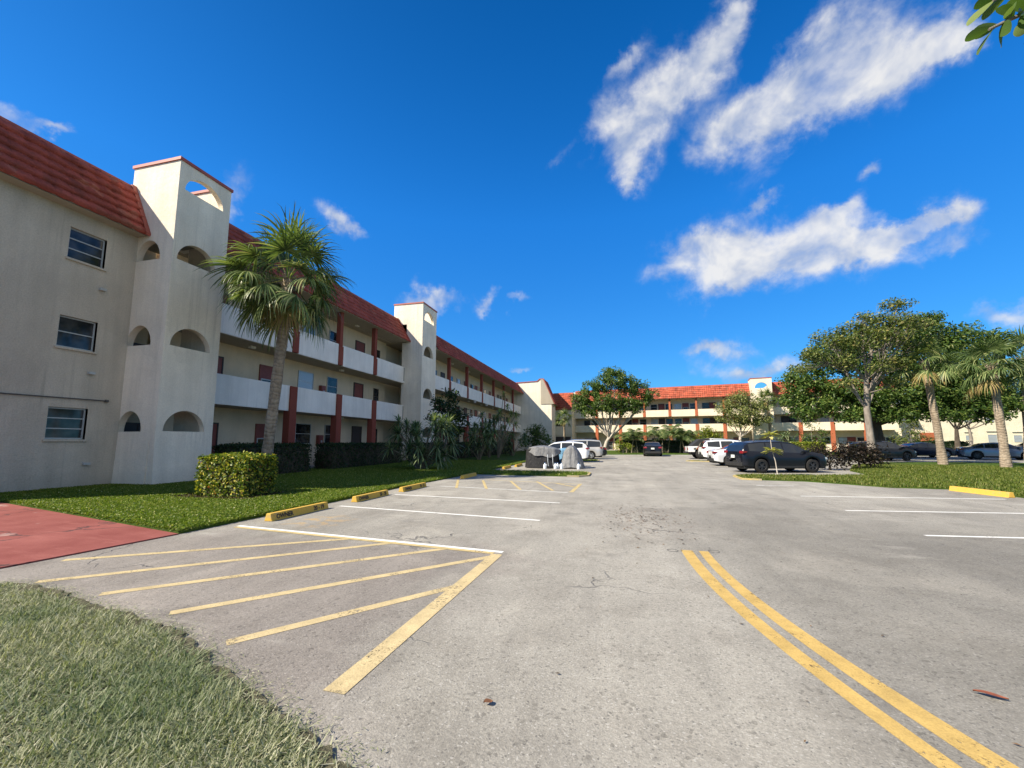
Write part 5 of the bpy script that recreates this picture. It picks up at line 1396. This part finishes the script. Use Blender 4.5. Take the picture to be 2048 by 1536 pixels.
def wheel(root, x, y, r, w, side, rim, spokes=10):
    t = MB(); c = (x, y, r)
    hw = w/2
    t.lathe([(r*.64, -hw), (r*.90, -hw*1.02), (r*.985, -hw*.75), (r, -hw*.3), (r, hw*.3), (r*.985, hw*.75), (r*.90, hw*1.02), (r*.64, hw)], c, 'y', 28, cap=False)
    o = t.build('wheel', M['tyre'], root, local=True, smooth=50)
    q = MB(); y1 = y + side*hw*.72
    q.lathe([(r*.655, -hw*.95*side), (r*.655, hw*.98*side), (r*.60, hw*.99*side), (r*.57, hw*.6*side)], c, 'y', 28, cap=False)
    q.lathe([(r*.17, hw*.35*side), (r*.15, hw*.85*side), (r*.05, hw*.9*side)], c, 'y', 14)
    for k in range(spokes):
        a = 2*math.pi*k/spokes + (.12 if k % 2 else -.12)*(spokes > 6)
        ca, sa = math.cos(a), math.sin(a); wd = r*.055
        P = []
        for rr_, yy in ((.12, .80), (.61, .80), (.61, .55), (.12, .45)):
            P.append((rr_*r, y + side*hw*yy))
        A = [q.pt((x + ca*p - sa*wd, yy, r + sa*p + ca*wd)) for p, yy in P]; B = [q.pt((x + ca*p + sa*wd, yy, r + sa*p - ca*wd)) for p, yy in P]
        q.face(A); q.face(B[::-1])
        for k2 in range(4): q.face([A[k2], A[(k2+1) % 4], B[(k2+1) % 4], B[k2]])
    q.build('rim', M[rim], o, local=True, smooth=40)
    d = MB(); d.lathe([(r*.62, 0), (r*.62, .01)], (x, y + side*hw*.2, r), 'y', 24); d.build('brake_disc', M['trim'], o, local=True)
    return o

def car(name, label, kind, loc, heading, paintm, rim='rim', scale=1., group='parked cars', spokes=10, cat='car'):
    K = CARS[kind]; L, W = K['L'], K['W']
    t = thing(name, loc, label, cat, group, rz=heading if heading else 1e-4)
    t.scale = (scale,)*3
    xs = sorted(set([round(x, 4) for x in np.linspace(-L/2, L/2, 74)] + [round(a + K['wr']*1.16*math.cos(math.pi*k/14), 4) for a in K['ax'] for k in range(15)] +
                    list(K['ws']) + list(K['rw']) + [p+e for p in K['pil'] for e in (-.04, .04)]))
    hb0 = W/2
    def half(x):
        u = abs(x)/(L/2)
        return hb0*(1 - .045*u**2 - .20*max(0, (u-.86)/.14)**2.2)
    rows = []
    for x in xs:
        top = lerp_pts(K['top'], x); belt = min(lerp_pts(K['belt'], x), top-.03); hb = half(x)
        zb = K['rock'] + .10*max(0, (abs(x)/(L/2)-.82)/.18)
        ra = K['wr']*1.16
        for a in K['ax']:
            if abs(x-a) < ra: zb = max(zb, K['wr'] + math.sqrt(ra*ra-(x-a)**2))
        zb = min(zb, belt-.06)
        g = max(0, min(1, (top-belt)/(K['H']-lerp_pts(K['belt'], 0))))
        hr = hb*(.93 - .20*g); zr = top - .05*g - .012
        zm = zb + (belt-zb)*.55
        gt = .12 + .76*1
        rows.append([(hb*.90, zb-.0), (hb*.985, zb+.03), (hb*1.0, zm), (hb*.965, belt-.015), (hb*.94, belt+.012 if g > .05 else belt),
                     (hb*.94 + (hr-hb*.94)*.88, belt + (zr-belt)*.88), (hr, zr), (hr*.72, top-.008), (0, top)])
    nr = 9
    b = MB(); gl = MB()
    for sgn in (1, -1):
        I = [[b.pt((x, y*sgn, z)) for y, z in row] for x, row in zip(xs, rows)]
        for k in range(len(xs)-1):
            xm = (xs[k]+xs[k+1])/2
            g = (rows[k][8][1]-rows[k][4][1])
            for j in range(nr-1):
                q = [I[k][j], I[k+1][j], I[k+1][j+1], I[k][j+1]]
                isg = False
                if j == 4 and K['gl'][0] < xm < K['gl'][1] and g > .14 and all(abs(xm-p) > .045 for p in K['pil']) and not (K['ws'][0]-.02 + .72*(K['ws'][1]-K['ws'][0]) < xm): isg = True
                if j in (6, 7) and (K['ws'][0] < xm < K['ws'][1] or K['rw'][0] < xm < K['rw'][1]): isg = True
                if isg:
                    gl.poly([b.v[i] for i in q])
                else: b.face(q)
        # end caps
        for k in (0, -1): b.face([I[k][j] for j in range(nr)])
        # floor strip to close underneath
    b.build('body', M[paintm], t, local=True, smooth=38)
    gl.build('window', M['glass'], t, local=True, smooth=38)
    u = MB(); u.box(-L/2+.12, L/2-.12, -W/2*.80, W/2*.80, K['rock']*.75, K['rock']+.42); u.build('underbody', M['trim'], t, local=True)
    for a in K['ax']:
        for s in (1, -1): wheel(t, a, s*(W/2-.125), K['wr'], .225, s, rim, spokes)
    # lamps, bumpers, plate, mirrors, handles
    zb0, zb1 = K['bumper']; xe = L/2
    rz_ = lerp_pts(K['belt'], -xe)
    for s in (1, -1):
        c = MB(); c.prism([(-xe-.012, rz_-.13), (-xe+.22, rz_-.08), (-xe+.26, rz_-.02), (-xe+.02, rz_+.01)], s*W*.30, s*(W/2*.93+.012), 'xz'); c.build('tail_light', M['tail'], t, local=True, bevel=.01)
        c = MB(); c.prism([(xe-.50, .66+.12*(K['H'] > 1.5)), (xe-.06, .58+.12*(K['H'] > 1.5)), (xe-.09, .70+.12*(K['H'] > 1.5)), (xe-.50, .75+.12*(K['H'] > 1.5))], s*W*.27, s*(W/2*.90+.01), 'xz'); c.build('headlight', M['lens'], t, local=True, bevel=.01)
        c = MB(); c.box(K['ws'][1]-.30, K['ws'][1]-.12, s*(W/2*.93), s*(W/2+.17), lerp_pts(K['belt'], .9)+.03, lerp_pts(K['belt'], .9)+.17); c.build('mirror', M[paintm], t, local=True, bevel=.03)
        for hx in (K['pil'][1]-.30, K['pil'][0]-.22+.0):
            c = MB(); c.box(hx, hx+.17, s*(W/2*.985), s*(W/2*1.0+.018), lerp_pts(K['belt'], hx)-.12, lerp_pts(K['belt'], hx)-.085); c.build('door_handle', M[paintm], t, local=True)
        c = MB(); c.box(-.95, .95, s*(W/2-.06), s*(W/2+.004), K['rock']-.02, K['rock']+.07); c.build('side_sill', M['trim'], t, local=True)
    c = MB(); c.box(-xe-.02, -xe+.25, -W*.40, W*.40, zb0-.06, zb0+.14); c.build('rear_bumper', M['trim'], t, local=True, bevel=.02)
    c = MB(); c.box(xe-.22, xe+.015, -W*.36, W*.36, zb0-.02, zb0+.16); c.build('grille', M['trim'], t, local=True, bevel=.02)
    c = MB(); c.box(-xe-.03, -xe-.01, -.16, .16, zb1-.02, zb1+.14); c.build('licence_plate', M['plate'], t, local=True)
    if kind in ('suv', 'van'):
        for s in (1, -1):
            c = MB(); c.tube([(-1.6, s*W*.345, K['H']-.05), (-1.5, s*W*.345, K['H']+.035), (.2, s*W*.345, K['H']+.03), (.35, s*W*.345, K['H']-.05)], .02, 6); c.build('roof_rail', M['trim'], t, local=True)
    return t

PI = math.pi
# right row, noses to +X
car('parked_suv', 'dark navy sport utility car parked behind the sapling, nearest on the right', 'suv', (8.35, 25.45, 0), .30, 'p_navy', 'rim_dark', .98, spokes=10)
car('parked_sedan', 'pale silver sedan parked between the navy car and the white ones', 'sedan', (8.75, 31.5, 0), .05, 'p_silverwhite', 'rim', 1.03)
car('parked_suv', 'white sport utility car parked behind the pale silver sedan', 'suv', (9.35, 37.9, 0), .03, 'p_white', 'rim_dark', 1.05)
car('parked_sedan', 'dark blue sedan under the trees between the palm trunks', 'sedan', (31.0, 52.6, 0), .12, 'p_blue', 'rim', 1.08)
car('parked_sedan', 'grey blue sedan on the right behind the fan palm trunk', 'sedan', (34.0, 48.0, 0), -.35, 'p_greyblue', 'rim_dark', 1.08)
car('parked_suv', 'black car at the right edge of the picture behind the grey blue sedan', 'suv', (40.5, 52.5, 0), PI-.3, 'p_black', 'rim_dark', 1.05)
car('parked_suv', 'black car in deep shade under the broad dark tree', 'suv', (22.6, 43.4, 0), .25, 'p_black', 'rim_dark', .98)
# left row, noses to -X
car('parked_hatchback', 'white hatchback parked behind the grey covered cycle', 'hatch', (-4.35, 34.2, 0), PI, 'p_white', 'rim', 1.05)
car('parked_minivan', 'champagne silver minivan parked behind the white hatchback', 'van', (-3.8, 40.6, 0), PI, 'p_silver', 'rim', 1.05)
car('parked_sedan', 'dark grey car end showing beyond the silver minivan', 'sedan', (-3.3, 45.6, 0), PI, 'p_black', 'rim', 1.0)
# end of the lot
car('parked_sedan', 'black sedan seen from behind at the far end of the lot', 'sedan', (4.15, 51.5, 0), PI/2-.06, 'p_black', 'rim', 1.12)

# white pickup with black soft top
pk = thing('parked_pickup', (9.35, 43.4, 0), 'white off-road pickup with black folded soft top and big black tyres', 'pickup', 'parked cars', rz=.03)
pk.scale = (1.06,)*3
b = MB()
b.prism([(-2.55, .62), (-2.0, .62), (-1.9, .95), (-1.15, .95), (-1.05, .55), (1.15, .55), (1.25, .95), (1.95, .95), (2.05, .62), (2.45, .62), (2.45, 1.12), (.95, 1.18), (-2.55, 1.12)], -.82, .82, 'xz'); b.build('body', M['p_white'], pk, local=True, bevel=.03)
b = MB(); b.prism([(-.75, 1.16), (.95, 1.18), (.62, 1.80), (-.70, 1.84)], -.76, .76, 'xz'); b.build('cab', M['p_white'], pk, local=True, bevel=.03)
b = MB()
for s in (1, -1):
    for x0, x1 in ((-.60, .02), (.12, .60)): b.box(x0, x1, s*.755, s*.768, 1.24, 1.70)
b.build('window', M['glass'], pk, local=True)
b = MB(); b.prism([(.90, 1.20), (.94, 1.21), (.66, 1.76), (.62, 1.75)], -.68, .68, 'xz'); b.build('windscreen', M['glass'], pk, local=True)
b = MB(); b.prism([(-2.35, 1.13), (-.77, 1.17), (-.73, 1.83), (-1.55, 1.78)], -.74, .74, 'xz'); b.build('soft_top', M['soft_top'], pk, local=True, bevel=.04)
for a in (-1.52, 1.60):
    for s in (1, -1):
        b = MB(); b.prism([(a-.62, .90), (a-.5, 1.0), (a+.5, 1.0), (a+.62, .86), (a+.55, .84), (a+.45, .94), (a-.45, .94), (a-.55, .86)], s*.80, s*.98, 'xz'); b.build('fender', M['trim'], pk, local=True)
        wheel(pk, a, s*.80, .43, .28, s, 'rim_dark', 6)
for s in (1, -1):
    b = MB(); b.box(-2.60, -2.52, s*.60, s*.80, .78, 1.02); b.build('tail_light', M['tail'], pk, local=True)
    b = MB(); b.box(.55, .72, s*.84, s*1.02, 1.22, 1.42); b.build('mirror', M['trim'], pk, local=True, bevel=.02)
b = MB(); b.box(-2.72, -2.55, -.80, .80, .50, .66); b.build('rear_bumper', M['trim'], pk, local=True, bevel=.02)
b = MB(); b.box(-2.3, 2.3, -.55, .55, .38, .70); b.build('underbody', M['trim'], pk, local=True)

# ---- covered cycles, drapes and water jugs
def cloth(name, col, rough=.75):
    t = NT(name); p = t.pos()
    c = t.scale(col, t.mr(t.noise(p, 3, 5, .65), .3, .7, .72, 1.15))
    h = t.noise(t.pos((1, 1, .45)), 7, 4, .6, .8)
    return t.done(t.pr(c, rough, t.bump(h, .8, .08), spec=.3))
M['cover_grey'] = cloth('silver_grey_cover', (.19, .19, .195), .5)
M['cover_black'] = cloth('black_cover', (.022, .022, .024), .6)
M['cover_blue'] = cloth('light_blue_cover', (.14, .30, .46), .6)
M['jug'] = simple('milky_jug_plastic', (.72, .76, .80), .3, .08, 10)
M['jugcap'] = simple('blue_jug_cap', (.10, .22, .50), .4, .1, 10)

def drape(c, ax, ay, zf, z0f, seed, flare=.12, fold=.05, nseg=72, nz=14, sup=3.0):
    """cover hanging over something: zf(x) gives the top height, z0f(theta) the hem height"""
    rr = random.Random(seed); ph = [rr.uniform(0, 6.28) for _ in range(4)]
    b = MB(); rings = []
    tops = 5
    for i in range(nz + tops):
        ring = []
        for j in range(nseg):
            th = 2*math.pi*j/nseg; ct, st = math.cos(th), math.sin(th)
            rad = (abs(ct)**sup + abs(st)**sup)**(-1/sup)
            fx, fy = ct*rad, st*rad
            if i < nz:
                u = i/(nz-1)                      # 0 hem .. 1 shoulder
                k = 1 + flare*(1-u)
                w = fold*(1-u*.75)*(math.sin(th*11+ph[0]+u*1.5) + .6*math.sin(th*17+ph[1]-u) + .5*math.sin(th*5+ph[2]))*.5
                k += w
                zt = zf(fx*.93)
                z = z0f(th) + (zt - .10 - z0f(th))*u
            else:
                v = (i-nz+1)/tops
                k = (1-v)**.75 if v < 1 else .0
                k = max(k, .02); zt = zf(fx*.93*k)
                z = zt - .10*(1-v)**2 + .02*math.sin(th*7+ph[3])*(1-v)
            ring.append(b.pt((c[0] + fx*ax*k, c[1] + fy*ay*k, z)))
        rings.append(ring)
    for i in range(len(rings)-1):
        for j in range(nseg): b.face([rings[i][j], rings[i][(j+1) % nseg], rings[i+1][(j+1) % nseg], rings[i+1][j]])
    b.face(rings[-1])
    return b

c1 = thing('covered_motorcycle', (-4.45, 25.9, 0), 'motorcycle under a black cover with a grey sheet draped over its top', 'motorcycle', 'covered motorcycles')
drape((-4.45, 25.9, 0), 1.0, .62, lambda x: 1.27 + .06*math.cos(x*3) + (.05 if x < -.3 else 0), lambda th: .03, 3, .06, .05).build('cover', M['cover_black'], c1, smooth=70)
drape((-4.33, 25.88, 0), .95, .66, lambda x: 1.33 + .05*math.cos(x*3.2+.3) + .09*max(0, -x-.2) - .10*max(0, x-.5), lambda th: .84 + .14*math.sin(th*2+1.) + .05*math.sin(th*7), 5, .06, .07).build('top_sheet', M['cover_grey'], c1, smooth=70)
b = MB()
for x in (-4.0, -3.7): b.tube([(x, 25.1, .85), (x+.02, 25.0, .45), (x+.05, 25.05, .16)], .012, 5)
b.build('tie_cord', M['jug'], c1)
c2 = thing('covered_motorcycle', (-2.62, 26.0, 0), 'motorcycle wholly under a rumpled grey cover beside the water jugs', 'motorcycle', 'covered motorcycles')
drape((-2.62, 26.0, 0), .52, .55, lambda x: 1.40 - .42*x*x - .12*max(0, x), lambda th: .03 + .06*max(0, math.sin(th*3)), 8, .42, .10).build('cover', M['cover_grey'], c2, smooth=70)
b = MB(); b.box(-2.55, -2.05, 25.42, 25.9, .02, .34); b.build('wheel_shroud', M['cover_black'], c2, bevel=.1)
c3 = thing('covered_motorcycle', (-3.15, 27.6, 0), 'light blue cover showing between the two covered motorcycles', 'motorcycle', 'covered motorcycles')
drape((-3.15, 27.6, 0), .62, .5, lambda x: 1.22 - .1*x*x, lambda th: .03, 11, .10, .06).build('cover', M['cover_blue'], c3, smooth=70)
JL = ['water jug at the middle of the black covered motorcycle', 'water jug at the right end of the black covered motorcycle', 'water jug in the gap between the covered motorcycles', 'water jug at the right corner of the grey covered motorcycle', 'water jug just left of the wheel of the grey covered motorcycle']
jug0 = None
for lab, (x, y) in zip(JL, ((-4.15, 24.95), (-3.52, 24.95), (-3.42, 25.2), (-2.16, 25.02), (-3.16, 25.02))):
    if jug0 is None:
        j = thing('water_jug', (0, 0, 0), 'white plastic ' + lab, 'jug', 'water jugs holding down the covers')
        b = MB(); b.lathe([(.085, 0), (.095, .02), (.095, .20), (.08, .25), (.035, .30), (.03, .33)], (0, 0, 0), n=14); b.build('bottle', M['jug'], j, local=True, smooth=50)
        b = MB(); b.lathe([(.034, .331), (.034, .365)], (0, 0, 0), n=12); b.build('lid', M['jugcap'], j, local=True)
        b = MB(); b.tube([(.05, 0, .28), (.11, 0, .27), (.115, 0, .18), (.09, 0, .14)], .014, 6); b.build('handle', M['jug'], j, local=True)
        j.location = (x, y, .0); jug0 = j
    else:
        j = jug0.copy(); COL.objects.link(j); j.location = (x, y, 0); j['label'] = 'white plastic ' + lab; j.rotation_euler = (0, 0, x*3)
        for ch in list(jug0.children):
            q = ch.copy(); COL.objects.link(q); q.parent = j
